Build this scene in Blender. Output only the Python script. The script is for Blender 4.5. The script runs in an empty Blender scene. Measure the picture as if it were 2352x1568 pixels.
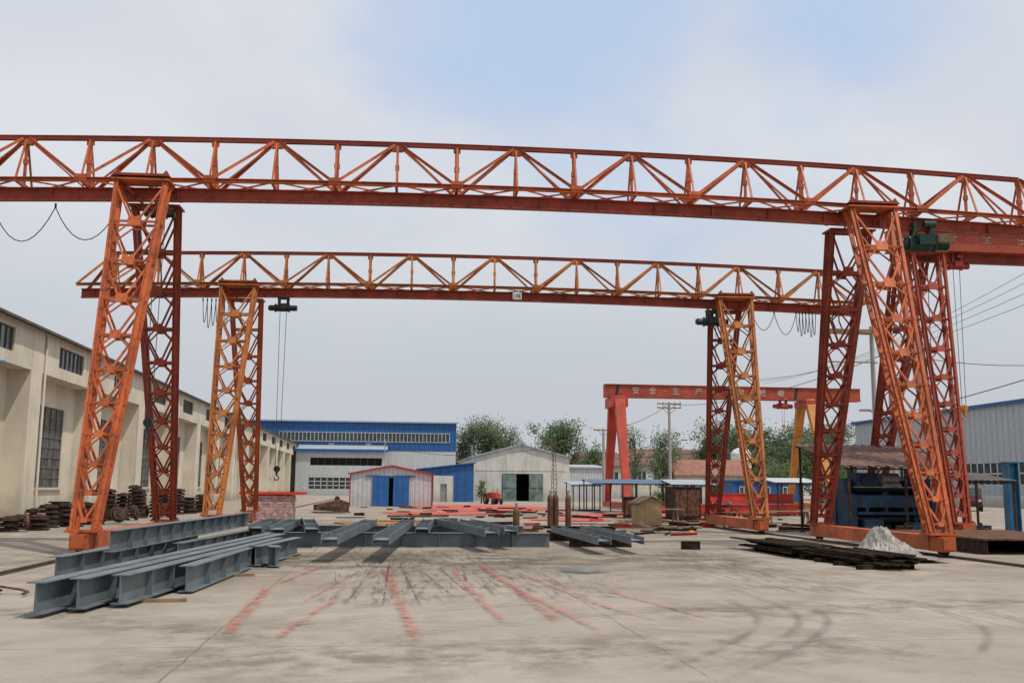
import bpy, math, random
from mathutils import Vector, Matrix
from mathutils import noise as mn
R=random.Random(7)
S=bpy.context.scene
COL=S.collection
V=Vector
# ---------------------------------------------------------------- materials
def nd(nt,t,**k):
    n=nt.nodes.new(t)
    for a,b in k.items(): setattr(n,a,b)
    return n
def mixc(nt,fac,a,b,mode='MIX'):
    m=nd(nt,'ShaderNodeMix',data_type='RGBA',blend_type=mode)
    for s,v in ((0,fac),(6,a),(7,b)):
        if isinstance(v,bpy.types.NodeSocket): nt.links.new(v,m.inputs[s])
        elif s==0: m.inputs[0].default_value=v
        else: m.inputs[s].default_value=(v[0],v[1],v[2],1)
    return m.outputs[2]
def math_(nt,op,a,b=None,c=None,clamp=False):
    m=nd(nt,'ShaderNodeMath',operation=op,use_clamp=clamp)
    for i,v in enumerate((a,b,c)):
        if v is None: continue
        if isinstance(v,bpy.types.NodeSocket): nt.links.new(v,m.inputs[i])
        else: m.inputs[i].default_value=v
    return m.outputs[0]
def noise(nt,vec,scale,detail=4,rough=.55,dist=0):
    n=nd(nt,'ShaderNodeTexNoise')
    n.inputs['Scale'].default_value=scale; n.inputs['Detail'].default_value=detail
    n.inputs['Roughness'].default_value=rough; n.inputs['Distortion'].default_value=dist
    nt.links.new(vec,n.inputs['Vector']); return n.outputs['Fac']
def ramp(nt,f,a,b,va=0,vb=1):
    m=nd(nt,'ShaderNodeMapRange',interpolation_type='SMOOTHSTEP')
    nt.links.new(f,m.inputs[0]); m.inputs[1].default_value=a; m.inputs[2].default_value=b
    m.inputs[3].default_value=va; m.inputs[4].default_value=vb
    return m.outputs[0]
def mapped(nt,pos,sc,rz=0):
    mp=nd(nt,'ShaderNodeMapping'); mp.inputs['Scale'].default_value=sc; mp.inputs['Rotation'].default_value=(0,0,rz)
    nt.links.new(pos,mp.inputs[0]); return mp.outputs[0]
def base(name):
    m=bpy.data.materials.new(name); m.use_nodes=True; nt=m.node_tree
    bs=nt.nodes['Principled BSDF']; g=nd(nt,'ShaderNodeNewGeometry')
    return m,nt,bs,g.outputs['Position']
def mat(name,col,rough=.6,metal=0,var=.18,vs=2.0,rust=0,rcol=(.09,.035,.018),bump=.15,bs_=25,corr=0,streak=0,spec=.4,base_dirt=0):
    m,nt,bs,pos=base(name)
    f=noise(nt,pos,vs,6)
    f=ramp(nt,f,.3,.7)
    lo=[c*(1-var) for c in col]; hi=[min(1,c*(1+var)) for c in col]
    c=mixc(nt,f,lo,hi)
    h=noise(nt,pos,bs_,3)
    if streak:
        s=ramp(nt,noise(nt,mapped(nt,pos,(3,3,.25)),1.2,5),.48,.8,0,streak)
        c=mixc(nt,s,c,[x*.4 for x in col])
    if rust:
        r=ramp(nt,noise(nt,pos,6,8,.65),.62-rust*.2,.72-rust*.2+.05)
        c=mixc(nt,r,c,rcol)
    sp=nd(nt,'ShaderNodeSeparateXYZ'); nt.links.new(pos,sp.inputs[0])
    if base_dirt:
        z=math_(nt,'ADD',sp.outputs[2],math_(nt,'MULTIPLY_ADD',noise(nt,pos,1.5,4),1.6,-.8))
        c=mixc(nt,ramp(nt,z,0,1.3,base_dirt,0),c,[col[0]*.45,col[1]*.42,col[2]*.38])
    if corr:
        x=math_(nt,'ADD',sp.outputs[0],sp.outputs[1])
        w=math_(nt,'SINE',math_(nt,'MULTIPLY',x,2*math.pi/corr))
        w=math_(nt,'MULTIPLY_ADD',w,.5,.5)
        w2=ramp(nt,w,.0,.35)
        c=mixc(nt,math_(nt,'MULTIPLY_ADD',w2,-.28,.28),c,[x*.35 for x in col])  # corrugation troughs darkened in colour, painting in their shade
        h=math_(nt,'ADD',math_(nt,'MULTIPLY',h,.2),w2)
    bs.inputs['Roughness'].default_value=rough; bs.inputs['Metallic'].default_value=metal
    bs.inputs['Specular IOR Level'].default_value=spec
    nt.links.new(c,bs.inputs['Base Color'])
    if bump:
        b=nd(nt,'ShaderNodeBump'); b.inputs['Strength'].default_value=bump; b.inputs['Distance'].default_value=.03
        nt.links.new(h,b.inputs['Height']); nt.links.new(b.outputs[0],bs.inputs['Normal'])
    return m
M={}
M['orange']=mat('orange_paint',(.45,.10,.026),.55,rust=.45,rcol=(.17,.05,.022),var=.28,vs=1.3,streak=.4)
M['orange2']=mat('yellow_orange_paint',(.41,.135,.03),.55,rust=.5,rcol=(.17,.055,.02),var=.28,vs=1.3,streak=.4)
M['redor']=mat('dark_red_orange_paint',(.28,.045,.02),.55,rust=.4,rcol=(.11,.03,.016),var=.25,vs=1.3,streak=.3)
M['red']=mat('red_paint',(.44,.055,.03),.5,rust=.2,var=.18,vs=1)
M['redd']=mat('dull_orange_red_paint',(.34,.06,.028),.55,rust=.3,var=.2,vs=1)
M['redb']=mat('bright_red_paint',(.52,.045,.03),.5,var=.2)
M['yel']=mat('yellow_paint',(.50,.20,.03),.55,rust=.3)
M['yel2']=mat('faded_orange_yellow_paint',(.52,.21,.04),.55,rust=.2)
M['green']=mat('dark_green_paint',(.012,.05,.04),.45,rust=.3)
M['dark']=mat('dark_grease',(.02,.02,.02),.5)
M['rope']=mat('wire_rope',(.05,.045,.04),.6,metal=.3)
M['cable']=mat('black_cable',(.015,.015,.017),.6)
M['rust']=mat('rusted_steel',(.12,.06,.038),.85,var=.5,vs=6,bump=.4,spec=.2)
M['rustd']=mat('dark_rusted_steel',(.055,.035,.027),.85,var=.5,vs=6,bump=.4,spec=.2)
M['steel']=mat('blue_grey_primer',(.145,.172,.19),.45,var=.22,vs=1.5,rust=.12,rcol=(.1,.09,.08),streak=.35,bump=.1,metal=.1)
M['rail']=mat('rail_steel',(.10,.07,.05),.5,metal=.5,var=.3)
M['cream']=mat('cream_render',(.60,.54,.44),.9,var=.12,vs=.5,streak=.55,bump=.1,base_dirt=.6)
M['white']=mat('white_render',(.58,.57,.52),.9,var=.1,vs=.8,streak=.6,bump=.1,base_dirt=.5)
M['corrw']=mat('white_corrugated_sheet',(.52,.54,.56),.5,corr=.35,var=.08,streak=.3,bump=.5,base_dirt=.3)
M['corrg']=mat('grey_corrugated_sheet',(.40,.43,.46),.5,corr=1.0,var=.08,streak=.25,bump=.6)
M['blue']=mat('blue_sheet',(.02,.10,.30),.5,corr=.9,var=.15,bump=.5,streak=.15)
M['bluer']=mat('dusty_blue_roof_sheet',(.10,.16,.26),.6,corr=.5,var=.2,bump=.4)
M['bluep']=mat('blue_painted_door',(.02,.12,.36),.5,var=.15,corr=.5,streak=.2)
M['bluem']=mat('blue_machine_paint',(.012,.045,.095),.6,var=.45,rust=.5,rcol=(.02,.02,.025))
M['blues']=mat('blue_steel_post',(.03,.15,.28),.5,var=.2,rust=.3)
M['roofg']=mat('grey_roof_sheet',(.36,.40,.44),.5,corr=.5,var=.08)
M['roofd']=mat('dark_roof_edge',(.10,.09,.085),.8,corr=.3,var=.3)
M['roofb']=mat('brown_corrugated_roof',(.15,.08,.06),.75,var=.35,rust=.3)
M['roofm']=mat('maroon_roof_tile',(.20,.10,.095),.8,corr=.5,var=.15)
M['rooft']=mat('terracotta_roof_tile',(.28,.13,.09),.8,corr=.5,var=.2)
M['glass']=mat('dusty_window_glass',(.085,.09,.088),.45,var=.6,vs=1.6,bump=.03,spec=.4)
M['glassd']=mat('dark_window_glass',(.04,.05,.055),.2,var=.4,vs=1.6,bump=.03,spec=.5)
M['frame']=mat('dark_window_frame',(.14,.13,.115),.7)
M['framew']=mat('white_window_frame',(.55,.57,.58),.5)
M['teal']=mat('faded_teal_door',(.14,.21,.19),.75,var=.4,rust=.5,rcol=(.2,.17,.12),vs=1.5,streak=.3)
M['black']=mat('dark_interior',(.008,.008,.009),.9,bump=0)  # near-black colour stands in for unlit interiors
M['wood']=mat('weathered_wood',(.26,.18,.11),.85,var=.3,vs=4,streak=.3)
M['ply']=mat('tan_plywood',(.42,.30,.16),.8,var=.2,vs=2,streak=.35)
M['dwood']=mat('dark_plank',(.032,.023,.015),.95,var=.6,vs=7,bump=.4,spec=.05)
M['tarp']=mat('grey_plastic_sheet',(.27,.25,.225),.35,var=.4,vs=7,bump=.8,bs_=11)
M['wrap']=mat('striped_wrap',(.46,.30,.28),.7,var=.4,vs=7)
M['trim']=mat('red_trim',(.36,.03,.03),.5)
M['pole']=mat('concrete_pole',(.36,.355,.34),.8,var=.1)
M['grey']=mat('grey_metal',(.27,.27,.27),.5,metal=.3,rust=.2)
M['bark']=mat('bark',(.10,.08,.06),.9,var=.3,bump=.4)
M['tank']=mat('white_tank',(.68,.68,.66),.5)
M['text']=mat('worn_white_lettering',(.56,.47,.42),.7,var=.2,bump=0,rust=.1,rcol=(.44,.09,.05))
M['text2']=mat('faded_white_lettering',(.46,.33,.27),.8,var=.25,bump=0,rust=.4,rcol=(.36,.09,.05))
M['tyre']=mat('tyre_rubber',(.02,.02,.02),.85)
M['van']=mat('dark_maroon_car_paint',(.10,.012,.02),.25,var=.05,bump=0,spec=.6)
M['cylr']=mat('brown_gas_cylinder',(.12,.06,.035),.5,var=.3)
def leafmat(name,a):
    m,nt,bs,pos=base(name)
    c=mixc(nt,ramp(nt,noise(nt,pos,.9,4),.3,.7),[x*.7 for x in a],[x*1.25 for x in a])
    nt.links.new(c,bs.inputs['Base Color']); bs.inputs['Roughness'].default_value=.85;bs.inputs['Specular IOR Level'].default_value=.15
    tr=nd(nt,'ShaderNodeBsdfTranslucent'); nt.links.new(c,tr.inputs[0])
    mx=nd(nt,'ShaderNodeMixShader'); mx.inputs[0].default_value=.4
    nt.links.new(bs.outputs[0],mx.inputs[1]); nt.links.new(tr.outputs[0],mx.inputs[2])
    nt.links.new(mx.outputs[0],nt.nodes['Material Output'].inputs[0]); return m
M['leafd']=leafmat('leaf_dark',(.10,.145,.075))  # leaf greens lifted, distance haze painted into the colour
M['leafl']=leafmat('leaf_light',(.155,.205,.095))
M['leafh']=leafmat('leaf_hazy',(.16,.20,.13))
M['leafb']=leafmat('leaf_belt',(.19,.22,.19))  # belt leaves paled further by painted haze
def stain(name,col,alpha,sc=3,lo=.35,hi=.65,rough=.85,edge=.28,stretch=None):
    m,nt,bs,pos=base(name)
    pv=mapped(nt,pos,stretch) if stretch else pos
    n=ramp(nt,noise(nt,pv,sc,8,.7),lo,hi,0,alpha)
    uv=nd(nt,'ShaderNodeUVMap'); sp=nd(nt,'ShaderNodeSeparateXYZ'); nt.links.new(uv.outputs[0],sp.inputs[0])
    e=math_(nt,'PINGPONG',sp.outputs[0],.5); e=ramp(nt,e,0,edge)
    e2=math_(nt,'PINGPONG',sp.outputs[1],.5); e2=ramp(nt,e2,0,.12)
    a=math_(nt,'MULTIPLY',n,math_(nt,'MULTIPLY',e,e2))
    bs.inputs['Base Color'].default_value=(*col,1); bs.inputs['Roughness'].default_value=rough
    nt.links.new(a,bs.inputs['Alpha']); return m
M['sred']=stain('red_overspray',(.49,.155,.105),.72,6,.36,.66,edge=.45)
M['sdark']=stain('dark_scratch',(.08,.07,.06),.75,8,.42,.62)
M['styre']=stain('tyre_mark',(.13,.12,.105),.4,2.5,.33,.66,edge=.5)
M['sred2']=stain('red_painted_floor',(.50,.095,.065),.92,1.1,.22,.42,edge=.12)
M['sbrown']=stain('dirt_stain',(.14,.105,.07),.5,.9,.38,.62,edge=.5)
M['sfan']=stain('streaky_stain',(.12,.105,.085),.55,1.2,.45,.7,edge=.5,stretch=(6,.7,1))
M['sworn']=stain('worn_patch',(.22,.19,.155),.55,1.6,.42,.66,edge=.5)
M['spale']=stain('pale_cement_patch',(.52,.48,.42),.5,1.9,.42,.66,edge=.5)
M['puddle']=stain('wet_puddle',(.13,.135,.14),.7,2,.1,.5,.12,edge=.3)
def ground_mat():
    m,nt,bs,pos=base('weathered_concrete')
    a=ramp(nt,noise(nt,pos,.18,5,.6),.3,.7)
    c=mixc(nt,a,(.335,.287,.235),(.43,.38,.32))
    b=ramp(nt,noise(nt,pos,1.1,8,.68,.4),.42,.72)
    c=mixc(nt,math_(nt,'MULTIPLY',b,.7),c,(.245,.205,.16))
    big=ramp(nt,noise(nt,pos,.42,7,.65,.8),.48,.66)
    c=mixc(nt,math_(nt,'MULTIPLY',big,.42),c,(.235,.20,.16))
    d=ramp(nt,noise(nt,pos,9,6,.7),.55,.75)
    c=mixc(nt,math_(nt,'MULTIPLY',d,.4),c,(.50,.46,.41))
    e=ramp(nt,noise(nt,pos,45,3,.6),.35,.65)
    c=mixc(nt,math_(nt,'MULTIPLY',e,.3),c,(.22,.195,.165))
    pk=ramp(nt,noise(nt,pos,70,2,.5),.68,.74)
    c=mixc(nt,math_(nt,'MULTIPLY',pk,.5),c,(.12,.10,.085))
    sp=nd(nt,'ShaderNodeSeparateXYZ'); nt.links.new(pos,sp.inputs[0])
    wy=math_(nt,'MULTIPLY',ramp(nt,sp.outputs[1],13.5,19),ramp(nt,sp.outputs[1],140,70))
    wn=ramp(nt,noise(nt,pos,.55,8,.7,.6),.38,.64)
    c=mixc(nt,math_(nt,'MULTIPLY',math_(nt,'MULTIPLY',wy,wn),.6),c,(.20,.15,.105))
    sc=None
    for rz,sx,sy in ((.02,9,.35),(-.35,10,.4),(1.5,9,.4),(.5,12,.5)):
        q=ramp(nt,noise(nt,mapped(nt,pos,(sx,sy,1),rz),1.3,6,.6),.62,.70)
        sc=q if sc is None else math_(nt,'MAXIMUM',sc,q)
    pat=ramp(nt,noise(nt,pos,.3,4,.5),.42,.6)
    c=mixc(nt,math_(nt,'MULTIPLY',math_(nt,'MULTIPLY',sc,math_(nt,'MULTIPLY_ADD',wy,.45,.14)),pat),c,(.10,.085,.07))
    wob=math_(nt,'MULTIPLY_ADD',noise(nt,pos,1.5,4),.08,-.04)
    jx=math_(nt,'PINGPONG',math_(nt,'ADD',math_(nt,'ADD',sp.outputs[0],1.85+46),wob),2.3)
    jy=math_(nt,'PINGPONG',math_(nt,'ADD',math_(nt,'ADD',sp.outputs[1],1.0),wob),2.9)
    j=math_(nt,'LESS_THAN',math_(nt,'MINIMUM',jx,jy),.012)
    j=math_(nt,'MULTIPLY',j,ramp(nt,noise(nt,pos,2.3,3),.3,.55,.1,.6))
    c=mixc(nt,j,c,(.10,.085,.07))
    nt.links.new(c,bs.inputs['Base Color'])
    bs.inputs['Roughness'].default_value=.88; bs.inputs['Specular IOR Level'].default_value=.25
    bp=nd(nt,'ShaderNodeBump'); bp.inputs['Strength'].default_value=.3; bp.inputs['Distance'].default_value=.02
    h=math_(nt,'SUBTRACT',math_(nt,'ADD',noise(nt,pos,30,4),math_(nt,'MULTIPLY',b,.6)),math_(nt,'MULTIPLY',j,1.5))
    nt.links.new(h,bp.inputs['Height']); nt.links.new(bp.outputs[0],bs.inputs['Normal'])
    return m
M['ground']=ground_mat()
# ---------------------------------------------------------------- mesh builder
class B:
    def __init__(s): s.v=[];s.f=[];s.m=[];s.mi=0;s.uv=None
    def add(s,vs,fs):
        o=len(s.v); s.v+= [V(x) for x in vs]
        for f in fs: s.f.append([i+o for i in f]); s.m.append(s.mi)
    def hexa(s,q): s.add(q,[(0,3,2,1),(4,5,6,7),(0,1,5,4),(1,2,6,5),(2,3,7,6),(3,0,4,7)])
    def box(s,c,sz,rot=None):
        x,y,z=[a/2 for a in sz]; c=V(c)
        q=[V(p) for p in ((-x,-y,-z),(x,-y,-z),(x,y,-z),(-x,y,-z),(-x,-y,z),(x,-y,z),(x,y,z),(-x,y,z))]
        if rot is not None: q=[rot@p for p in q]
        s.hexa([p+c for p in q])
    def b2(s,a,b): s.box([(a[i]+b[i])/2 for i in range(3)],[abs(b[i]-a[i]) for i in range(3)])
    def fr(s,p1,p2,up=(0,0,1)):
        d=(V(p2)-V(p1)).normalized(); u=V(up)
        if abs(d.dot(u))>.97: u=V((0,1,0))
        w=d.cross(u).normalized(); u=w.cross(d).normalized(); return d,w,u
    def bar(s,p1,p2,w,h,up=(0,0,1),w2=None,h2=None,off=(0,0)):
        p1=V(p1);p2=V(p2); d,a,u=s.fr(p1,p2,up); w2=w2 or w;h2=h2 or h
        o=a*off[0]+u*off[1]; q=[]
        for p,ww,hh in ((p1,w,h),(p2,w2,h2)):
            q+=[p+o-a*ww/2-u*hh/2,p+o+a*ww/2-u*hh/2,p+o+a*ww/2+u*hh/2,p+o-a*ww/2+u*hh/2]
        s.hexa(q)
    def ang(s,p1,p2,w,t=.012,up=(0,0,1),sx=1,su=1):
        s.bar(p1,p2,w,t,up,off=(0,su*w/2)); s.bar(p1,p2,t,w,up,off=(sx*w/2,0))
    def chan(s,p1,p2,w,h,t=.015,up=(0,0,1),sx=1):
        s.bar(p1,p2,t,h,up,off=(sx*w/2,0)); s.bar(p1,p2,w,t,up,off=(0,h/2-t/2)); s.bar(p1,p2,w,t,up,off=(0,-h/2+t/2))
    def ibeam(s,p1,p2,b,h,tf=.015,tw=.01,up=(0,0,1)):
        s.bar(p1,p2,b,tf,up,off=(0,h/2-tf/2)); s.bar(p1,p2,b,tf,up,off=(0,-h/2+tf/2)); s.bar(p1,p2,tw,h-2*tf,up)
    def cyl(s,p1,p2,r1,r2=None,n=12,cap=True):
        p1=V(p1);p2=V(p2); r2=r1 if r2 is None else r2; d,a,u=s.fr(p1,p2)
        q=[]
        for p,r in ((p1,r1),(p2,r2)):
            for i in range(n):
                t=2*math.pi*i/n; q.append(p+a*math.cos(t)*r+u*math.sin(t)*r)
        f=[(i,(i+1)%n,n+(i+1)%n,n+i) for i in range(n)]
        if cap: f+=[tuple(range(n-1,-1,-1)),tuple(range(n,2*n))]
        s.add(q,f)
    def tube(s,pts,r,n=6):
        for a,b in zip(pts[:-1],pts[1:]): s.cyl(a,b,r,n=n)
    def lathe(s,prof,c=(0,0,0),n=20):
        c=V(c); q=[]
        for r,z in prof:
            for i in range(n):
                t=2*math.pi*i/n; q.append(c+V((r*math.cos(t),r*math.sin(t),z)))
        f=[]
        for k in range(len(prof)-1):
            for i in range(n): f.append((k*n+i,k*n+(i+1)%n,(k+1)*n+(i+1)%n,(k+1)*n+i))
        f+=[tuple(range(n-1,-1,-1)),tuple((len(prof)-1)*n+i for i in range(n))]
        s.add(q,f)
    def extr(s,poly,o,a,b,n,d):
        o=V(o);a=V(a);b=V(b);n=V(n)*d; k=len(poly)
        q=[o+a*x+b*y for x,y in poly]; q+=[p+n for p in q]
        f=[tuple(range(k-1,-1,-1)),tuple(range(k,2*k))]+[(i,(i+1)%k,k+(i+1)%k,k+i) for i in range(k)]
        s.add(q,f)
    def wall(s,p0,d,L,H,t,ops=(),z0=0):
        p0=V(p0);d=V(d);n=V((-d.y,d.x,0))
        us=sorted({0,L}|{o[0] for o in ops}|{o[1] for o in ops})
        for a,b in zip(us[:-1],us[1:]):
            m=(a+b)/2; cur=z0; segs=[]
            for o in sorted([o for o in ops if o[0]<m<o[1]],key=lambda o:o[2]):
                if o[2]>cur: segs.append((cur,o[2]))
                cur=o[3]
            if cur<H: segs.append((cur,H))
            for za,zb in segs:
                q=[]
                for z in (za,zb):
                    for uu,tt in ((a,0),(b,0),(b,t),(a,t)):
                        q.append(p0+d*uu+n*tt+V((0,0,z)))
                s.hexa(q)
def mesh(name,b,mats,center=True,smooth=False):
    me=bpy.data.meshes.new(name)
    if center:
        lo=V([min(v[i] for v in b.v) for i in range(3)]); hi=V([max(v[i] for v in b.v) for i in range(3)]); c=(lo+hi)/2
    else: c=V((0,0,0))
    me.from_pydata([tuple(v-c) for v in b.v],[],b.f)
    for m in (mats if isinstance(mats,(list,tuple)) else [mats]): me.materials.append(M[m])
    me.polygons.foreach_set('material_index',b.m)
    if smooth: me.polygons.foreach_set('use_smooth',[True]*len(b.f))
    if b.uv:
        l=me.uv_layers.new(name='UVMap')
        for i,u in enumerate(b.uv): l.data[i].uv=u
    me.update(); return me,c
def part(name,b,mats,parent,label=None,smooth=False,kind=None):
    me,c=mesh(name,b,mats,True,smooth); o=bpy.data.objects.new(name,me); COL.objects.link(o)
    off=V(parent.get('_o',(0,0,0))); o.parent=parent; o.location=c-off; o['_o']=tuple(c)
    if label:o['label']=label
    if kind:o['kind']=kind
    return o
def thing(name,label,cat,loc=(0,0,0),rz=0,group=None):
    o=bpy.data.objects.new(name,None); COL.objects.link(o); o.location=loc; o.rotation_euler=(0,0,rz)
    o['label']=label;o['category']=cat; o.empty_display_size=.3
    if group:o['group']=group
    return o
def solo(name,b,mats,label,cat,loc=(0,0,0),rot=(0,0,0),group=None,smooth=False,kind=None):
    me,c=mesh(name,b,mats,False,smooth); o=bpy.data.objects.new(name,me); COL.objects.link(o)
    o.location=loc;o.rotation_euler=rot
    if kind: o['kind']=kind
    else: o['label']=label;o['category']=cat
    if group:o['group']=group
    return o
def lettering(parent,txt,x,y,z,size,mt='text',name='lettering'):
    cu=bpy.data.curves.new('t','FONT'); cu.body=txt; cu.size=size; cu.extrude=.004; cu.align_x='CENTER'; cu.align_y='CENTER'
    o=bpy.data.objects.new('t',cu); COL.objects.link(o)
    bpy.context.view_layer.update()
    dg=bpy.context.evaluated_depsgraph_get(); me=bpy.data.meshes.new_from_object(o.evaluated_get(dg))
    bpy.data.objects.remove(o); me.materials.clear(); me.materials.append(M[mt])
    t=bpy.data.objects.new(name,me); COL.objects.link(t); t.parent=parent
    off=V(parent.get('_o',(0,0,0))); t.location=V((x,y,z))-off; t.rotation_euler=(math.pi/2,0,0)
    return t
# ---------------------------------------------------------------- camera / light / world
TH=math.radians(6.77);PH=math.radians(8.27);RO=math.radians(.45)
cam=bpy.data.objects.new('camera',bpy.data.cameras.new('camera')); COL.objects.link(cam)
cam.data.lens=35.2;cam.data.sensor_width=36;cam.data.clip_end=3000
cam.matrix_world=Matrix.Translation((0,0,1.6))@Matrix.Rotation(-TH,4,'Z')@Matrix.Rotation(math.pi/2+PH,4,'X')@Matrix.Rotation(RO,4,'Z')
S.camera=cam
S.view_settings.view_transform='Standard'
SEL=math.radians(62); SAZ=math.radians(128)
sd=V((math.sin(SAZ)*math.cos(SEL),math.cos(SAZ)*math.cos(SEL),math.sin(SEL)))
sun=bpy.data.objects.new('sun',bpy.data.lights.new('sun','SUN')); COL.objects.link(sun)
sun.data.energy=2.8;sun.data.angle=math.radians(1.5);sun.data.color=(1,.94,.84)
sun.rotation_euler=sd.to_track_quat('Z','Y').to_euler()
w=bpy.data.worlds.new('World');S.world=w;w.use_nodes=True;nt=w.node_tree
bg=nt.nodes['Background'];bg.inputs[1].default_value=.1
sky=nd(nt,'ShaderNodeTexSky',sky_type='NISHITA',sun_disc=False,sun_elevation=SEL,sun_rotation=SAZ)
sky.dust_density=2;sky.air_density=1
tc=nd(nt,'ShaderNodeTexCoord'); dirv=tc.outputs['Generated']
sp=nd(nt,'ShaderNodeSeparateXYZ');nt.links.new(dirv,sp.inputs[0])
mpv=mapped(nt,dirv,(1,1,1.7))
n1=noise(nt,mpv,3.4,5,.48,.2)
def blob(dx,dy,dz,r0,r1):
    vm=nd(nt,'ShaderNodeVectorMath',operation='DISTANCE');nt.links.new(dirv,vm.inputs[0]);vm.inputs[1].default_value=(dx,dy,dz)
    return ramp(nt,math_(nt,'ADD',vm.outputs['Value'],math_(nt,'MULTIPLY_ADD',n1,.8,-.4)),r0,r1,1,0)
bl=math_(nt,'MAXIMUM',blob(.12,.88,.42,.02,.27),blob(.38,.82,.42,.0,.22))
bl=math_(nt,'MULTIPLY',bl,.85)
cloud=mixc(nt,ramp(nt,noise(nt,mpv,4,5,.5),.35,.7),(6.7,7.05,7.75),(7.5,7.75,8.2))
blue=mixc(nt,.08,(5.1,6.5,8.8),sky.outputs[0])
c=mixc(nt,bl,cloud,blue)
lowg=ramp(nt,sp.outputs[2],.06,.31,1,0)
c=mixc(nt,math_(nt,'MULTIPLY',lowg,.95),c,(5.45,5.8,6.2))
c=mixc(nt,.04,c,sky.outputs[0])
nt.links.new(c,bg.inputs[0])
# ---------------------------------------------------------------- ground
b=B();b.add([(-900,-60,0),(900,-60,0),(900,1600,0),(-900,1600,0)],[(0,1,2,3)])
solo('ground',b,'ground','','',kind='structure')
zc=[.004]
def strip(name,pts,w,mt):
    b=B();b.uv=[];z=zc[0];zc[0]+=.0002
    L=[0]
    for p,q in zip(pts[:-1],pts[1:]): L.append(L[-1]+math.dist(p,q))
    ns=[]
    for i,p in enumerate(pts):
        a=V(pts[max(0,i-1)]);c=V(pts[min(len(pts)-1,i+1)]);d=(c-a).normalized();ns.append(V((-d.y,d.x)))
    for i in range(len(pts)-1):
        p,q=V(pts[i]),V(pts[i+1]);a,c=ns[i]*w/2,ns[i+1]*w/2
        b.add([(p.x-a.x,p.y-a.y,z),(p.x+a.x,p.y+a.y,z),(q.x+c.x,q.y+c.y,z),(q.x-c.x,q.y-c.y,z)],[(0,3,2,1)])
        u0,u1=L[i]/L[-1],L[i+1]/L[-1]
        b.uv+=[(0,u0),(0,u1),(1,u1),(1,u0)]
    solo(name,b,mt,'','',kind='structure')
def smooth(pts,n=6):
    o=[]
    for i in range(len(pts)-1):
        p0=V(pts[max(0,i-1)]);p1=V(pts[i]);p2=V(pts[i+1]);p3=V(pts[min(len(pts)-1,i+2)])
        for k in range(n):
            t=k/n;o.append(tuple(.5*((2*p1)+(-p0+p2)*t+(2*p0-5*p1+4*p2-p3)*t*t+(-p0+3*p1-3*p2+p3)*t**3)))
    o.append(tuple(pts[-1]));return o
strip('ground_stain',[(-4.5,22),(9,23)],9,'sbrown')
strip('ground_stain',[(-5,38),(13,38)],14,'sbrown')
strip('ground_stain',[(3,60),(24,56)],22,'sbrown')
strip('ground_stain',[(2.2,14),(2.0,27)],5,'sfan');strip('ground_stain',[(-.3,13.5),(.2,26)],3,'sfan');strip('ground_stain',[(6.5,14.5),(7.5,27)],4,'sfan')
for x0,y0,x1,y1,wd,m_ in ((-3,9.5,6,10.5,3.5,'sworn'),(3,13,10,14,3,'sworn'),(-5.5,14,-1,11,2,'sworn'),(6,18,13,17,3.5,'spale'),(-1,12,4,13,2.5,'spale'),(-8,20,-7,34,2.5,'sworn'),(2,9,7,12,2,'spale')):
    strip('ground_stain',[(x0,y0),(x1,y1)],wd,m_)
for pts in ([(-.29,21),(-.58,13.86)],[(0,21),(-.07,13.7)],[(.24,20.7),(.45,13.7)],[(.6,20),(.95,15.2)],[(1.0,20.5),(1.2,15.6)],
    [(-.7,17.6),(2.1,17.6)],[(-.8,16.4),(2.3,16.5)],[(-.2,19),(2.4,18.6)],[(.1,15.5),(.7,17.8)],[(1.4,16),(1.9,18.2)],[(3.3,20),(7,17)],[(4,22),(8,18.5)],[(2.5,21),(5.5,18)]):
    strip('ground_scratch',pts,.045,'sdark')
for k in range(95):
    y=R.uniform(15.5,26);x=R.uniform(-.9,2.8) if k<62 else R.uniform(-1.5,9);a=R.choice([1.57,1.62,1.5,0,.1,.4,2.6,.9,-.5,-.7])+R.uniform(-.08,.08);l=R.uniform(.5,2.6) if y<20 else R.uniform(1,4)
    strip('ground_scratch',[(x,y),(x+math.cos(a)*l,y+math.sin(a)*l)],R.uniform(.022,.045),'sdark')
for pts,wd in (([(-1.88,16.74),(-1.71,11.08)],.27),([(-.69,14.93),(-1.02,12.35),(-1.15,10.86)],.16),([(-.11,20.86),(.167,14.08),(.33,10.33)],.22),
    ([(1.23,19.8),(1.29,14.6),(1.4,11.66)],.18),([(1.84,22),(1.99,15.7),(2.03,11.64)],.24),([(1.99,16.3),(2.38,11.25)],.17),
    ([(2.44,18.7),(2.93,13.7),(3.37,12.04)],.16),([(3.33,16.2),(4.0,12.16)],.16),([(-1.3,21),(-1.8,17)],.2),([(-.5,20),(-1.2,14)],.10)):
    strip('paint_marking',smooth([(x,y) for x,y in pts]),wd,'sred')
for pts in ([(4.9,15),(4.8,13.3),(4.3,11.67),(3.2,9.9),(2.1,8.55)],[(5.7,14.5),(5.6,12.8),(4.96,11.3),(3.76,9.57),(2.74,8.4)],[(5.5,16),(5.3,13.1),(4.6,11.3),(3.4,9.6)],
    [(-1.98,11.7),(-.96,13.2),(.98,15.1)],[(-2.3,10.9),(0,13),(3,14.6)],[(7.5,14.5),(7,11.5),(5.6,9.3)],[(-3,9.5),(-1,10.2),(2,12.5),(6,14)],[(8,13.5),(7.6,11.2),(6.2,9)]):
    strip('tyre_mark',smooth(pts,10),.17,'styre')
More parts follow.
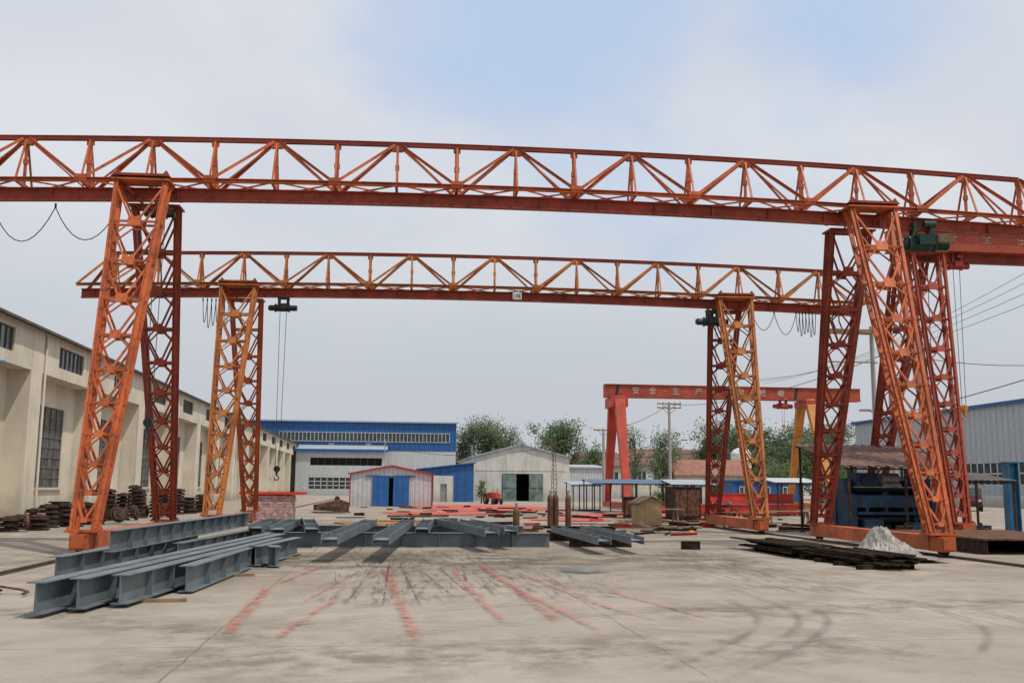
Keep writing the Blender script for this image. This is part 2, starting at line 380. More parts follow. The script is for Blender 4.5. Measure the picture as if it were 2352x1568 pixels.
def patch(name,cx,cy,rx,ry,mt,n=20,seed=1):
    r=random.Random(seed);b=B();b.uv=[];z=zc[0];zc[0]+=.0002
    ps=[(cx+rx*math.cos(2*math.pi*i/n)*r.uniform(.8,1.1),cy+ry*math.sin(2*math.pi*i/n)*r.uniform(.8,1.1)) for i in range(n)]
    for i in range(n):
        p,q=ps[i],ps[(i+1)%n];b.add([(cx,cy,z),(p[0],p[1],z),(q[0],q[1],z)],[(0,1,2)])
        b.uv+=[(.5,.5),(.0,.5),(.0,.5)]
    solo(name,b,mt,'','',kind='structure')
patch('puddle',3.7,19.5,.65,.9,'puddle')
patch('floor_paint',7.0,78,7,15,'sred2')
patch('floor_paint',3,62,4,5,'sred2',seed=4)
patch('floor_paint',15.5,58,6,6,'sred2',seed=6)
patch('floor_paint',9,50,2.5,3,'sred2',seed=9)
def rail(X,y0,y1):
    b=B();b.bar((X,y0,.03),(X,y1,.03),.07,.06);b.bar((X,y0,.008),(X,y1,.008),.16,.016)
    solo('crane_rail',b,'rail','worn steel crane rail set in the concrete','rail',group='crane rails')
rail(-6.8,5,140);rail(13.42,8,75)
# ---------------------------------------------------------------- cranes
def leg(parent,x,yt,zt,wt,yb,zb,wb,mt,n=10,th=(.45,.32)):
    b=B();T=V((x,yt,zt));Bo=V((x,yb,zb));ax=(T-Bo)
    def pt(t,sx,sy):
        w=wb+(wt-wb)*t; h=th[1]+(th[0]-th[1])*t
        return Bo+ax*t+V((sx*w/2,sy*h/2,0))
    for sx in (-1,1):
        for sy in (-1,1):
            b.ang(pt(0,sx,sy),pt(1,sx,sy),.12,.016,up=(0,sy,0),sx=1 if (sx*sy>0) else -1,su=-1)
            b.bar(pt(0,sx,sy),pt(1,sx,sy),.095,.02,up=(0,sy,0))
    r=.925;l=[1-r**k for k in range(n+1)];tot=l[-1];ts=[1-q/tot*.97 for q in l]
    for k,t in enumerate(ts):
        for sy in (-1,1):
            b.bar(pt(t,-1,sy),pt(t,1,sy),.055,.055)
        for sx in (-1,1): b.bar(pt(t,sx,-1),pt(t,sx,1),.045,.045)
        if k==0: continue
        t0=ts[k-1];w=wb+(wt-wb)*t
        for sy in (-1,1):
            mid=(pt(t,-1,sy)+pt(t,1,sy))/2+V((0,sy*.012,0))
            for sx in (-1,1):
                top=pt(t0-(t0-t)*.08,sx,sy)
                b.bar(mid+V((sx*w*.08,0,.05)),top,.052,.04,up=(0,1,0))
                if k<n-1:
                    b.bar(mid+V((sx*w*.08,0,-.04)),pt(t-(t0-t)*.42,sx,sy),.036,.036,up=(0,1,0))
            if w>.45:
                s_=min(.32,w*.28);d=ax.normalized();rr=V((1,0,0))
                b.extr([(-s_/2,-s_*.4),(s_/2,-s_*.4),(s_*.55,s_*.3),(s_*.25,s_*.55),(0,s_*.42),(-s_*.25,s_*.55),(-s_*.55,s_*.3)],mid+V((0,sy*.03,0)),rr,d,V((0,-sy,0)),.014)
        for sx in (-1,1):
            a,c=(pt(t,sx,-1),pt(t0,sx,1)) if k%2 else (pt(t,sx,1),pt(t0,sx,-1))
            b.bar(a,c,.036,.036)
    b.box(Bo+V((0,0,.03)),(wb+.22,th[1]+.25,.05))
    for sx in (-1,1):
        for sy in (-1,1): b.box(Bo+V((sx*(wb/2+.05),sy*(th[1]/2+.06),.08)),(.05,.05,.05))
    b.box(T+V((0,0,.02)),(wt+.2,th[0]+.2,.05))
    return part('leg',b,mt,parent)
def hookpart(parent,x,y,z,zt,mt='yel',s=1):
    b=B()
    for q in (-.09,.09): b.cyl((x+q*s,y,z+.3*s),(x+q*1.4,y,zt),.011,n=5)
    part('wire_rope',b,'rope',parent)
    b=B();b.cyl((x,y-.08*s,z+.28*s),(x,y+.08*s,z+.28*s),.15*s,n=18);b.box((x,y,z+.2*s),(.09*s,.22*s,.34*s));b.cyl((x,y,z+.05),(x,y,z-.06),.03*s)
    pts=[(x+.10*s*math.sin(a),y,z-.15*s+.10*s*math.cos(a)) for a in [math.radians(q) for q in range(0,271,27)]]
    b.tube(pts,.028*s,8)
    part('hook',b,mt,parent)
def hoist(parent,x,z,hz,mt='green',y=0,hm='yel',s=1.0):
    b=B()
    b.cyl((-.42,0,-.45),(.30,0,-.45),.2,n=20);b.cyl((.30,0,-.45),(.36,0,-.45),.25,n=20);b.cyl((-.48,0,-.45),(-.42,0,-.45),.25,n=20)
    b.cyl((.36,0,-.45),(.78,0,-.45),.16,.15,n=16);b.cyl((-.8,0,-.45),(-.48,0,-.45),.17,n=16);b.cyl((-.86,0,-.45),(-.8,0,-.45),.12,n=16)
    for k in range(6): b.cyl((.42+k*.06,0,-.45),(.44+k*.06,0,-.45),.175,n=16)
    for k in range(9): b.cyl((-.36+k*.07,0,-.45),(-.33+k*.07,0,-.45),.212,n=16)
    b.box((0,-.3,-.38),(.5,.14,.3))
    for sx in (-.25,.25):
        for sy in (-1,1):
            b.box((sx,sy*.15,-.02),(.12,.02,.42)); b.cyl((sx,sy*.15,.1),(sx,sy*.06,.1),.09,n=14)
    b.box((0,0,-.22),(.6,.3,.06));b.cyl((-.1,-.32,.08),(.25,-.32,.08),.1,n=12)
    for v in b.v: v*=s; v+=V((x,y,z))
    h=part('hoist',b,[mt],parent,label='electric wire rope hoist on the runway beam')
    hookpart(h,x,y,hz,z-.45*s,hm,.8)
def festoon(parent,x0,x1,z,n,sag,y=-.1):
    b=B();dx=(x1-x0)/n
    for i in range(n):
        pts=[];m=(i+.5)*dx+x0
        for k in range(11):
            u=k/10*2-1;pts.append((m+u*dx/2,y,z-sag*(1-u*u)*(.85+.3*((i*37)%10)/10)))
        b.tube(pts,.014,5);b.box((x0+i*dx,y,z+.05),(.04,.06,.12))
    part('festoon_cable',b,'cable',parent)
def truss_crane(label,loc,yaw,half,x0,x1,zb,fy,nodes,mats,camber,xmid,fest=(),hoists=(),wt=1.3):
    cr=thing('gantry_crane',label,'gantry crane',loc,yaw,'gantry cranes')
    g,ln,lf,br=mats
    zc_=zb+.42; zt=zc_+1.35
    cf=lambda x: camber*(1-((x-xmid)/(half*1.35))**2)
    def camb(b):
        for v in b.v: v.z+=cf(v.x)
    def runs(x0,x1,n=26): 
        return [(x0+(x1-x0)*i/n,x0+(x1-x0)*(i+1)/n) for i in range(n)]
    b=B()
    for a,c in runs(x0,x1): b.ibeam((a,0,zb+.18),(c,0,zb+.18),.19,.36,.022,.014)
    x=x0+.5
    while x<x1:
        b.box((x,0,zb+.18),(.012,.17,.31));x+=1.67
    camb(b);part('runway_beam',b,g,cr)
    for s in (-1,1):
        b=B()
        for a,c in runs(x0,x1): b.chan((a,s*.62,zc_),(c,s*.62,zc_),.09,.11,.014,sx=s)
        camb(b);part('bottom_chord',b,ln,cr)
    tx0=nodes[0]-1.67 if nodes[0]-1.67>x0 else nodes[0]; tx1=nodes[-1]+1.67
    b=B()
    for a,c in runs(tx0,tx1):
        b.bar((a,0,zt),(c,0,zt),.18,.015,off=(0,.055))
        for s in (-1,1): b.bar((a,s*.05,zt),(c,s*.05,zt),.018,.11)
    camb(b);part('top_chord',b,'redor',cr)
    b=B();h=(nodes[1]-nodes[0])/2;lst=[]
    for xx in nodes:
        b.bar((xx,0,zt),(xx,0,zc_),.07,.06); lst.append(xx)
        for s in (-1,1): b.bar((xx,s*.04,zt-.05),(xx,s*.6,zc_),.05,.04)
        for sx in (-1,1):
            for s in (-1,1):
                b.ang((xx+sx*.08,s*.05,zt-.03),(xx+sx*(h-.05),s*.60,zc_+.04),.075,.013,sx=s)
            b.bar((xx+sx*.05,0,zt-.05),(xx+sx*(h-.1),0,zb+.38),.045,.045)
        b.extr([(-.26,-.05),(.26,-.05),(.14,-.2),(-.14,-.2)],(xx,-.065,zt),(1,0,0),(0,0,1),(0,1,0),.13)
        b.box((xx,0,(zt+zc_)/2),(.11,.09,.14))
    ms=[n_-h for n_ in nodes]+[nodes[-1]+h]
    for xx in ms:
        if xx<x0: continue
        b.bar((xx,0,zt),(xx,0,zb+.4),.11,.08); lst.append(xx)
        for s in (-1,1): b.bar((xx,s*.04,zt-.05),(xx,s*.6,zc_),.045,.04)
        b.box((xx,0,zt-.12),(.2,.05,.14));b.box((xx,0,zc_+.1),(.28,.05,.18));b.box((xx,0,(zt+zc_)/2),(.15,.1,.13))
        for s in (-1,1): b.box((xx,s*.63,zc_+.06),(.34,.02,.18))
    lst.sort()
    for i,xx in enumerate(lst):
        b.bar((xx,-.62,zc_),(xx,.62,zc_),.07,.09)
        if i+1<len(lst):
            for s in (-1,1):
                b.bar((xx,-.6*s,zc_+.02*s),(lst[i+1],.6*s,zc_+.02*s),.045,.035)
    for xe,xt in ((x0,tx0),(x1,tx1)):
        if abs(xe-xt)>.5:
            for s in (-1,1): b.ang((xt,s*.05,zt),(xe,s*.6,zc_),.09,.014,sx=s)
    camb(b);part('lattice_bracing',b,br,cr)
    for s in (-1,1):
        zc2=zc_+cf(s*half)
        leg(cr,s*half,-.72,zc2-.12,wt,-fy,.52,.5,ln)
        leg(cr,s*half,.72,zc2-.42,wt-.1,fy,.52,.5,lf[0] if s<0 else lf[1])
        b=B()
        for q in (-.6,.6):
            b.chan((s*half+q,-.95,zc2-.09),(s*half+q,.95,zc2-.09),.09,.16,.014)
            b.bar((s*half+q,-.72,zc2-.1),(s*half+q*.3,.72,zc2-.5),.05,.05)
        b.box((s*half,-.9,zc2+.0),(1.5,.3,.02));b.bar((s*half-.72,-1.0,zc2+.03),(s*half+.72,-1.0,zc2+.03),.06,.06)
        for q in (-.62,.62): b.extr([(-.1,0),(.12,0),(.02,.16)],(s*half+q,-1.0,zc2+.01),(1,0,0),(0,0,1),(0,1,0),.1)
        part('saddle',b,'redor',cr)
        b=B();L=fy+.45
        b.box((s*half,0,.33),(.42,2*L-1.2,.36))
        for q in (-1,1):
            b.box((s*half,q*(L-.32),.32),(.36,.62,.36));b.box((s*half,q*(L+.0),.33),(.3,.06,.28))
        e=part('end_beam',b,'orange',cr)
        for q in (-1,1):
            b=B();b.cyl((s*half-.08,q*(L-.3),.22),(s*half+.08,q*(L-.3),.22),.16,n=24);b.cyl((s*half-.12,q*(L-.3),.22),(s*half+.12,q*(L-.3),.22),.06,n=12)
            b.cyl((s*half+.06,q*(L-.3),.22),(s*half+.08,q*(L-.3),.22),.19,n=24)
            part('wheel',b,'rustd',e)
    for a in fest: festoon(cr,*a)
    for a in hoists: hoist(cr,*a)
    return cr
nn=[-10.1+3.36*k for k in range(-2,8)]
c1=truss_crane('tall orange lattice gantry crane spanning the concrete yard',(3.34,27.4,0),math.radians(-1.5),10.1,-18.2,16.9,9.14,3.65,nn,('redor','orange',('redor','redor'),'orange'),.26,-1.0,  # far legs take the redder paint, partly to colour in their shading
  fest=[(-17.5,-10.9,9.0,4,1.0),(15.4,16.8,9.0,7,.9)],hoists=[(-9.8,9.15,3.0,'dark',0,'dark',.5),(12.0,9.2,3.0,'green',0,'rust',1.0)])
b=B();b.box((12.45,-.35,8.85),(.34,.12,.26));b.box((12.45,-.42,8.85),(.28,.02,.2));part('control_box',b,'wood',c1)
nn=[-9.7+3.3*k for k in range(-1,8)]
c2=truss_crane('weathered yellow-orange lattice gantry crane over steel beams',(3.72,39.1,0),math.radians(-3.5),9.7,-15.9,15.0,8.75,3.3,nn,('redor','orange2',('orange','redor'),'orange2'),.2,-3.0,
  fest=[(-11.2,-10.2,8.7,6,1.0),(10.6,12.4,8.6,2,.8),(12.4,13.2,8.6,6,.85)],hoists=[(-8.1,8.8,2.0,'dark',0,'dark',.68),(9.0,8.6,3.6,'green',0,'rust',.8)],wt=1.3)
b=B();b.box((1.1,-.13,9.13),(.36,.02,.3));pl=part('capacity_plate',b,'tank',c2)
lettering(pl,'10t',1.1,-.145,9.13,.2,'dark')
c3=thing('gantry_crane','red box girder gantry crane on lattice legs','gantry crane',(18.9,33.7,0),0,'gantry cranes')
b=B();b.box((8.6,0,10.58),(19.4,.6,.74));b.box((8.6,-.05,10.19),(19.4,.85,.04));b.box((8.6,-.05,10.97),(19.4,.8,.04));part('box_girder',b,'redd',c3)
b=B();b.ibeam((-1.1,0,10.0),(18.3,0,10.0),.2,.34);part('runway_beam',b,'redor',c3)
leg(c3,0,-.45,10.05,1.2,-1.8,.5,.55,'redd');leg(c3,0,.55,10.05,1.2,4.5,.5,.5,'redor')
b=B();b.box((0,1.35,.3),(.45,7.4,.4));part('end_beam',b,'orange',c3)
leg(c3,15.5,-.45,10.05,1.2,-1.8,.5,.5,'redor');leg(c3,15.5,.55,10.05,1.2,4.5,.5,.5,'redor')
b=B();b.box((15.5,1.35,.3),(.45,7.4,.4));part('end_beam',b,'orange',c3)
hoist(c3,1.45,10.0,4.3,'red',0,'yel',.62)
for ch,X in (('安',1.17),('全',2.5),('生',3.9),('产',5.3)): lettering(c3,ch,X,-.31,10.68,.42,'text2')
c4=thing('gantry_crane','red box girder gantry crane with white characters and yellow legs','gantry crane',(25.5,78.6,0),0,'gantry cranes')
b=B();b.box((2.0,0,9.3),(21.4,.7,.95));b.box((2.0,0,8.8),(21.4,.95,.05));b.box((2.0,0,9.8),(21.4,.9,.05));part('box_girder',b,'redd',c4)
def boxleg(cr,x,yt,yf,mt,dx=0,w=.8,w2=.42):
    b=B();b.bar((x,yt,8.75),(x+dx,yf,.5),w,.5,up=(0,1,0),w2=w2,h2=.35);part('leg',b,mt,cr)
boxleg(c4,-7.7,-1.0,-3.6,'red',0,.85,.5);boxleg(c4,-7.7,1.0,3.6,'red',0,.85,.45)
boxleg(c4,8.1,-.8,-4.0,'yel2',.35,.72,.42);boxleg(c4,8.1,.8,3.6,'yel2',-.1,.72,.42)
b=B();b.box((-7.7,0,.3),(.5,8.4,.45));part('end_beam',b,'red',c4)
b=B();b.box((-7.7,0,8.35),(1.3,2.6,.8));part('saddle',b,'red',c4)
b=B();b.box((8.25,0,.3),(.8,9.0,.45));part('end_beam',b,'yel',c4)
b=B();b.box((8.1,0,8.5),(.9,2.4,.5));part('saddle',b,'red',c4)
hoist(c4,6.2,8.75,6.5,'red')
for ch,X in zip('安全·生·产严禁超载',(19.3,20.7,21.7,22.6,23.5,24.5,26.2,28.0,29.8,31.4)): lettering(c4,ch,X-25.5,-.37,9.3,.62)
for k in range(2):
    b=B();b.extr([(0,-.47),(.2,-.47),(.4,.47),(.15,.47)],(-7.9 if k==0 else 7.0,-.365,9.3),(1,0,0),(0,0,1),(0,1,0),.01);part('warning_stripe',b,'dark',c4)
# ---------------------------------------------------------------- buildings
def window(parent,p0,d,u0,u1,z0,z1,nx,nz,inset=.15,fm='frame',bw=.05,gm='glass'):
    d=V(d);n=V((-d.y,d.x,0));p0=V(p0)+n*inset;b=B()
    q=[p0+d*u0+V((0,0,z0)),p0+d*u1+V((0,0,z0)),p0+d*u1+V((0,0,z1)),p0+d*u0+V((0,0,z1))]
    b.add(q,[(0,1,2,3)]);b.mi=1
    f=p0-n*.02
    for i in range(nx+1):
        u=u0+(u1-u0)*i/nx;b.bar(f+d*u+V((0,0,z0)),f+d*u+V((0,0,z1)),bw,bw,up=n)
    for i in range(nz+1):
        z=z0+(z1-z0)*i/nz;b.bar(f+d*u0+V((0,0,z)),f+d*u1+V((0,0,z)),bw,bw)
    return part('window',b,[gm,fm],parent)
fac=thing('factory_building','long cream rendered factory with tall grid windows and pilasters','building',(-16.4,28.4,0))
NB=15;P=10.0;b=B();ops=[];ops2=[];TZ=8.68
for k in range(NB):
    yc=k*P+4.9; ops.append((yc-2.75,yc+2.6,1.4,5.45)); ops2.append((yc-1.9,yc+2.1,7.25,8.3))
b.wall((-1.0,0,0),(0,1,0),NB*P,6.9,.3,ops)
b.wall((0,0,0),(0,1,0),NB*P,TZ,.35,ops2,z0=6.9)
b.b2((-.995,0,6.72),(-.002,NB*P,6.9))
for k in range(NB+1): b.b2((-.998,k*P-.75,0),(-.003,k*P+.75,6.72))
b.b2((-13,-.3,0),(-1.3,0,TZ));b.b2((-13,NB*P,0),(-1.3,NB*P+.3,TZ));b.b2((-13.3,0,0),(-13,NB*P,TZ))
b.add([(0,0,TZ),(-13,0,TZ),(-6.5,0,TZ+1.6)],[(0,2,1)]);b.add([(0,NB*P,TZ),(-13,NB*P,TZ),(-6.5,NB*P,TZ+1.6)],[(0,1,2)])
for o in ops: b.b2((-1.02,o[0]-.15,1.28),(-.88,o[1]+.15,1.4))
for k in range(NB): b.b2((-.99,k*P+.76,0),(-.93,k*P+P-.76,.55))
part('wall',b,'cream',fac)
b=B();z=TZ-.09;b.extr([(.4,z),(-6.5,z+1.85),(-13.4,z),(-13.4,z+.12),(-6.5,z+1.97),(.4,z+.11)],(0,-.5,0),(1,0,0),(0,0,1),(0,1,0),NB*P+1);part('roof',b,'roofd',fac)
for k in range(NB):
    o=ops[k];window(fac,(-1.0,0,0),(0,1,0),o[0],o[1],o[2],o[3],6,8,.1,bw=.055)
    o=ops2[k];window(fac,(0,0,0),(0,1,0),o[0],o[1],o[2],o[3],6,1,.14,bw=.07,gm='glassd')
b=B()
b.bar((-.95,33.1,1.5),(-.1,32.6,1.5),.05,.05);b.bar((-.95,33.1,3.2),(-.1,32.6,3.2),.05,.05);b.bar((-.1,32.6,1.5),(-.1,32.6,3.2),.05,.05);b.bar((-.55,32.85,1.5),(-.55,32.85,3.2),.04,.04);b.bar((-.95,33.1,2.3),(-.1,32.6,2.3),.04,.04)
part('casement',b,'frame',fac,label='casement pane standing open')
for y in (14.6,46):
    b=B();b.tube([(0,y,6.2),(.25,y,6.5),(.4,y,6.52)],.02);b.lathe([(.03,.1),(.13,.02),(.15,-.03),(.03,-.04)],(.5,y,6.5),12);part('wall_lamp',b,'blues',fac)
for k in (2,5,8):
    b=B();b.cyl((.07,k*P+.9,0),(.07,k*P+.9,8.5),.06,n=8);part('downpipe',b,'cream',fac)
bw=thing('warehouse','blue and white sheet metal warehouse with ribbon window','building',(-26,183,0))
W=37.6
b=B();b.b2((0,0,0),(W,22,7.9));part('lower_wall',b,'corrw',bw)
b=B();b.b2((-.05,-.05,7.9),(W+.05,22.05,13.0));part('upper_wall',b,'blue',bw)
b=B();b.extr([(-.5,12.95),(11,14.3),(22.5,12.95),(22.5,13.2),(11,14.55),(-.5,13.2)],(-.4,0,0),(0,1,0),(0,0,1),(1,0,0),W+.8);part('roof',b,'roofg',bw)
window(bw,(0,-.1,0),(1,0,0),6,W-1.2,9.5,11.1,44,1,-.02,'framew',.09,'glassd')
for x in (15.2,21.8):
    b=B();b.cyl((x,-.3,8.7),(x,-.05,8.7),.45,n=20);b.b2((x-.5,-.12,8.2),(x+.5,-.06,9.2));part('vent_fan',b,'grey',bw)
an=thing('warehouse_annex','low white metal sided annex with blue eaves','building',(-16,173,0))
b=B();W2=15
b.wall((0,0,0),(1,0,0),W2,7.4,.3,[(2.4,W2-.6,5.0,6.3),(2.2,9.4,1.0,3.0)]);b.b2((0,.3,0),(.3,9,7.4));b.b2((W2-.3,.3,0),(W2,9,7.4));b.b2((.3,8,0),(W2-.3,9,7.4));part('wall',b,'corrw',an)
b=B();b.extr([(-.5,7.3),(9.5,8.6),(9.5,8.8),(-.5,7.6)],(-.3,0,0),(0,1,0),(0,0,1),(1,0,0),W2+.6);b.mi=1;b.b2((-.3,-.56,7.28),(W2+.3,-.5,7.75));part('roof',b,['roofg','blue'],an)
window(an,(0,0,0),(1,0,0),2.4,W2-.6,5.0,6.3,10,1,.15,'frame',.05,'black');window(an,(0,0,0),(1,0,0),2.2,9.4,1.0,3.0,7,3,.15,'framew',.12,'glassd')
def gable(b,x0,x1,y0,y1,z,za):
    xm=(x0+x1)/2
    b.add([(x0,y0,z),(x1,y0,z),(xm,y0,za)],[(0,1,2)]);b.add([(x0,y1,z),(x1,y1,z),(xm,y1,za)],[(0,2,1)])
def groof(b,x0,x1,y0,y1,z,za,t=.1,ov=.2):
    xm=(x0+x1)/2;k=(za-z)/(xm-x0)
    b.extr([(x0-ov,z-k*ov),(xm,za),(x1+ov,z-k*ov),(x1+ov,z-k*ov+t),(xm,za+t),(x0-ov,z-k*ov+t)],(0,y0-ov,0),(1,0,0),(0,0,1),(0,1,0),y1-y0+2*ov)
sh=thing('storage_shed','small white corrugated shed with blue sliding doors and red trim','shed',(-3.25,82,0))
b=B();b.wall((0,0,0),(1,0,0),6.6,2.55,.15,[(2.35,3.75,0,2.3)]);b.b2((0,.15,0),(.15,11,2.55));b.b2((6.45,.15,0),(6.6,11,2.55));b.b2((.15,10.85,0),(6.45,11,2.55));gable(b,0,6.6,0,11,2.55,3.2);part('wall',b,'corrw',sh)
b=B();groof(b,0,6.6,0,11,2.56,3.21,.06,.12);part('roof',b,'roofg',sh)
b=B();b.bar((-.14,-.16,2.56),(3.3,-.16,3.24),.06,.12,up=(0,0,1));b.bar((6.74,-.16,2.56),(3.3,-.16,3.24),.06,.12);b.b2((-.03,-.05,0),(.06,.0,2.5));b.b2((6.54,-.05,0),(6.63,0,2.5));part('trim',b,'trim',sh)
for x0,x1 in ((1.8,3.1),(3.45,4.72)):
    b=B();b.b2((x0,-.1,.04),(x1,-.04,2.36));part('door',b,'bluep',sh)
b=B();b.b2((1.3,-.12,2.38),(5.2,-.03,2.46));part('door_track',b,'blue',sh)
b=B();b.b2((.16,1.5,0),(6.44,1.6,2.5));part('dark_backing',b,'black',sh)  # near-black sheet paints the unlit inside behind the doors
bl_=thing('lean_to_building','low blue sheet building with white entrance block','building',(2.9,108,0))
b=B();b.extr([(0,0),(5.9,0),(5.9,4.05),(0,3.35)],(0,0,0),(1,0,0),(0,0,1),(0,1,0),7);part('wall',b,'blue',bl_)
b=B();b.extr([(-.2,3.35),(6.1,4.1),(6.1,4.22),(-.2,3.47)],(0,-.25,0),(1,0,0),(0,0,1),(0,1,0),7.5);part('roof',b,'blue',bl_)
b=B();b.wall((1.6,-.5,0),(1,0,0),2.1,2.75,.2,[(.72,1.42,0,1.9)]);b.b2((1.6,-.3,0),(1.7,-.01,2.75));b.b2((3.6,-.3,0),(3.7,-.01,2.75));part('entrance_block',b,'white',bl_)
b=B();b.b2((2.32,-.38,0),(3.02,-.34,1.9));part('door',b,'grey',bl_)
hl=thing('gabled_hall','white rendered gabled hall with faded teal double doors','building',(9.4,116.5,0))
b=B();b.wall((0,0,0),(1,0,0),11.3,5.0,.3,[(3.4,8.2,0,3.15)]);b.b2((0,.3,0),(.3,24,5));b.b2((11,.3,0),(11.3,24,5));b.b2((.3,23.7,0),(11,24,5));gable(b,0,11.3,0,24,5,6.45);part('wall',b,'white',hl)
b=B();groof(b,0,11.3,0,24,5.02,6.47,.16,.25);b.b2((5.3,-.25,6.55),(6.0,.1,6.85));part('roof',b,'roofg',hl)
for x0,x1 in ((3.45,5.05),(6.55,8.15)):
    b=B();b.b2((x0,-.12,.05),(x1,-.04,3.1));b.bar((x0,-.15,1.6),(x1,-.15,1.6),.05,.08);b.bar((x0,-.15,.3),(x1,-.15,1.5),.05,.05);part('door',b,'teal',hl)
b=B();b.b2((.32,4,0),(10.98,4.1,4.9));part('dark_backing',b,'black',hl)  # black sheet set back in the doorway as painted interior shade
b=B();b.b2((.3,-.04,3.5),(11,-.005,3.56));part('string_course',b,'white',hl)
lb=thing('low_annex','low pale grey metal sided outbuilding','building',(20.9,118,0))
b=B();b.b2((0,0,0),(4.6,8,3.9));part('wall',b,'corrw',lb)
b=B();b.extr([(-.2,3.9),(8.2,4.4),(8.2,4.5),(-.2,4.02)],(-.1,0,0),(0,1,0),(0,0,1),(1,0,0),4.8);part('roof',b,'roofg',lb)
rb=thing('industrial_hall','long grey corrugated hall with blue roof edge','building',(63.5,132,0))
b=B();b.wall((0,0,0),(0,-1,0),66,10.6,.3,[(25,47,2.2,4.6)]);b.b2((.3,0,0),(26,.3,10.6));b.b2((.3,-66,0),(26,-65.7,10.6));b.b2((25.7,-65.7,0),(26,0,10.6))
part('wall',b,'corrg',rb)
b=B();b.b2((-.12,-66,0),(0,0,1.1)) ;part('plinth',b,'white',rb)
window(rb,(0,0,0),(0,-1,0),25,47,2.2,4.6,18,2,.1,'framew',.13,'glassd')
b=B();b.extr([(-.3,10.6),(13,12.2),(26.3,10.6),(26.3,10.8),(13,12.4),(-.3,10.8)],(0,.4,0),(1,0,0),(0,0,1),(0,-1,0),66.8);part('roof',b,'roofg',rb)
b=B();b.b2((-.4,-66.5,10.5),(-.3,.5,10.85));part('eaves_trim',b,'blue',rb)
def house(x,y,w,d,z,za,roof,wm,label,nw=3):
    h=thing('house',label,'house',(x,y,0),0,'houses beyond the yard')
    b=B();b.b2((0,0,0),(w,d,z));part('wall',b,wm,h)
    b=B();b.extr([(-.4,z),(d/2,za),(d+.4,z),(d+.4,z+.15),(d/2,za+.18),(-.4,z+.15)],(-.4,0,0),(0,1,0),(0,0,1),(1,0,0),w+.8);part('roof',b,roof,h)
    for i in range(nw):
        u=w*(i+.5)/nw;window(h,(0,-.05,0),(1,0,0),u-.7,u+.7,z-2.2,z-.8,2,1,.0,'framew',.1,'glassd')
house(28.5,150,6,8,4.8,6.9,'roofm','white','white house with dull maroon tiled roof')
house(37,152,13,9,5.0,7.6,'roofm','white','wide white house with maroon roof',5)
house(30.6,106,8.0,6,2.9,4.6,'rooft','white','low white house with terracotta tiled roof')
house(50,160,14,9,4.2,6.2,'rooft','white','long village house with terracotta roof',5)
cb=thing('site_cabin','low bright blue site cabin with windows','cabin',(30.2,87,0))
b=B();b.b2((0,0,0),(6.2,3,2.25));b.b2((-.15,-.15,2.25),(6.35,3.15,2.4));part('wall',b,'blue',cb)
for u in (1,3,5): window(cb,(0,-.05,0),(1,0,0),u-.4,u+.4,.95,1.8,2,1,0,'framew',.07)
b=B();b.lathe([(1.1,4.0),(1.25,4.2),(1.25,6.0),(.9,6.5),(.1,6.75)],(0,0,0),20)
for a in range(4): b.bar((1.0*math.cos(a*1.57),1.0*math.sin(a*1.57),0),(1.0*math.cos(a*1.57),1.0*math.sin(a*1.57),4.1),.15,.15)
solo('water_tank',b,'tank','white domed water tank on short legs','tank',(43.5,122,0))
# ---------------------------------------------------------------- trees
def tree(x,y,h,r,seed,label,slim=False,n=4200,lm=('leafd','leafl'),leaf=.36):
    rr=random.Random(seed);t=thing('tree',label,'tree',(x,y,0),0,'trees beyond the buildings')
    b=B();p=V((0,0,0));rad=h*.016+.05;pts=[(p,rad)]
    for k in range(7):
        p=p+V((rr.uniform(-.15,.15)*h*.03,rr.uniform(-.15,.15)*h*.03,h*.12));rad*=.8;pts.append((p,rad))
    for (a,ra),(c,rc) in zip(pts[:-1],pts[1:]): b.cyl(a,c,ra,rc,8,False)
    cl=[]
    nb=20 if not slim else 22
    for i in range(nb):
        z=h*rr.uniform(.2,.8);k=min(6,int(z/(h*.12)));s=pts[k][0].copy();s.z=z
        a=rr.uniform(0,6.28);rz=r*(math.sqrt(max(.1,1-((z/h-.5)/.62)**2)))*rr.uniform(.45,1.0)
        up=(rr.uniform(.4,1.0) if not slim else rr.uniform(1.2,2.4))*rz
        e=s+V((math.cos(a)*rz,math.sin(a)*rz,up));
        if e.z>h*.95:e.z=h*rr.uniform(.85,.95)
        m=(s+e)/2+V((0,0,-.1*rz));b.cyl(s,m,.05+r*.01,.04,5,False);b.cyl(m,e,.04,.015,5,False)
        cl.append((e,r*rr.uniform(.22,.38)));cl.append((m,r*rr.uniform(.2,.34)))
    part('trunk',b,'bark',t)
    for i in range(16 if not slim else 10):
        a=rr.uniform(0,6.28);q=r*rr.uniform(0,.65);cl.append((V((math.cos(a)*q,math.sin(a)*q,h*rr.uniform(.35,.92))),r*rr.uniform(.22,.38)))
    tone=[0 if rr.random()<.6 else 1 for _ in cl]
    b=B()
    for i in range(n):
        ci=rr.randrange(len(cl));c,cr=cl[ci];d=V((rr.gauss(0,1),rr.gauss(0,1),rr.gauss(0,1)*(1.5 if slim else .8)))*cr*.6
        q=c+d;u=V((rr.gauss(0,1),rr.gauss(0,1),rr.gauss(0,1))).normalized();w_=u.orthogonal().normalized()
        s=leaf*rr.uniform(.5,1.1);b.mi=tone[ci] if rr.random()>.25 else 1-tone[ci]
        b.add([q-u*s*.5,q+w_*s*.4,q+u*s*.5,q-w_*s*.4],[(0,1,2,3)])
    part('crown',b,lm,t)
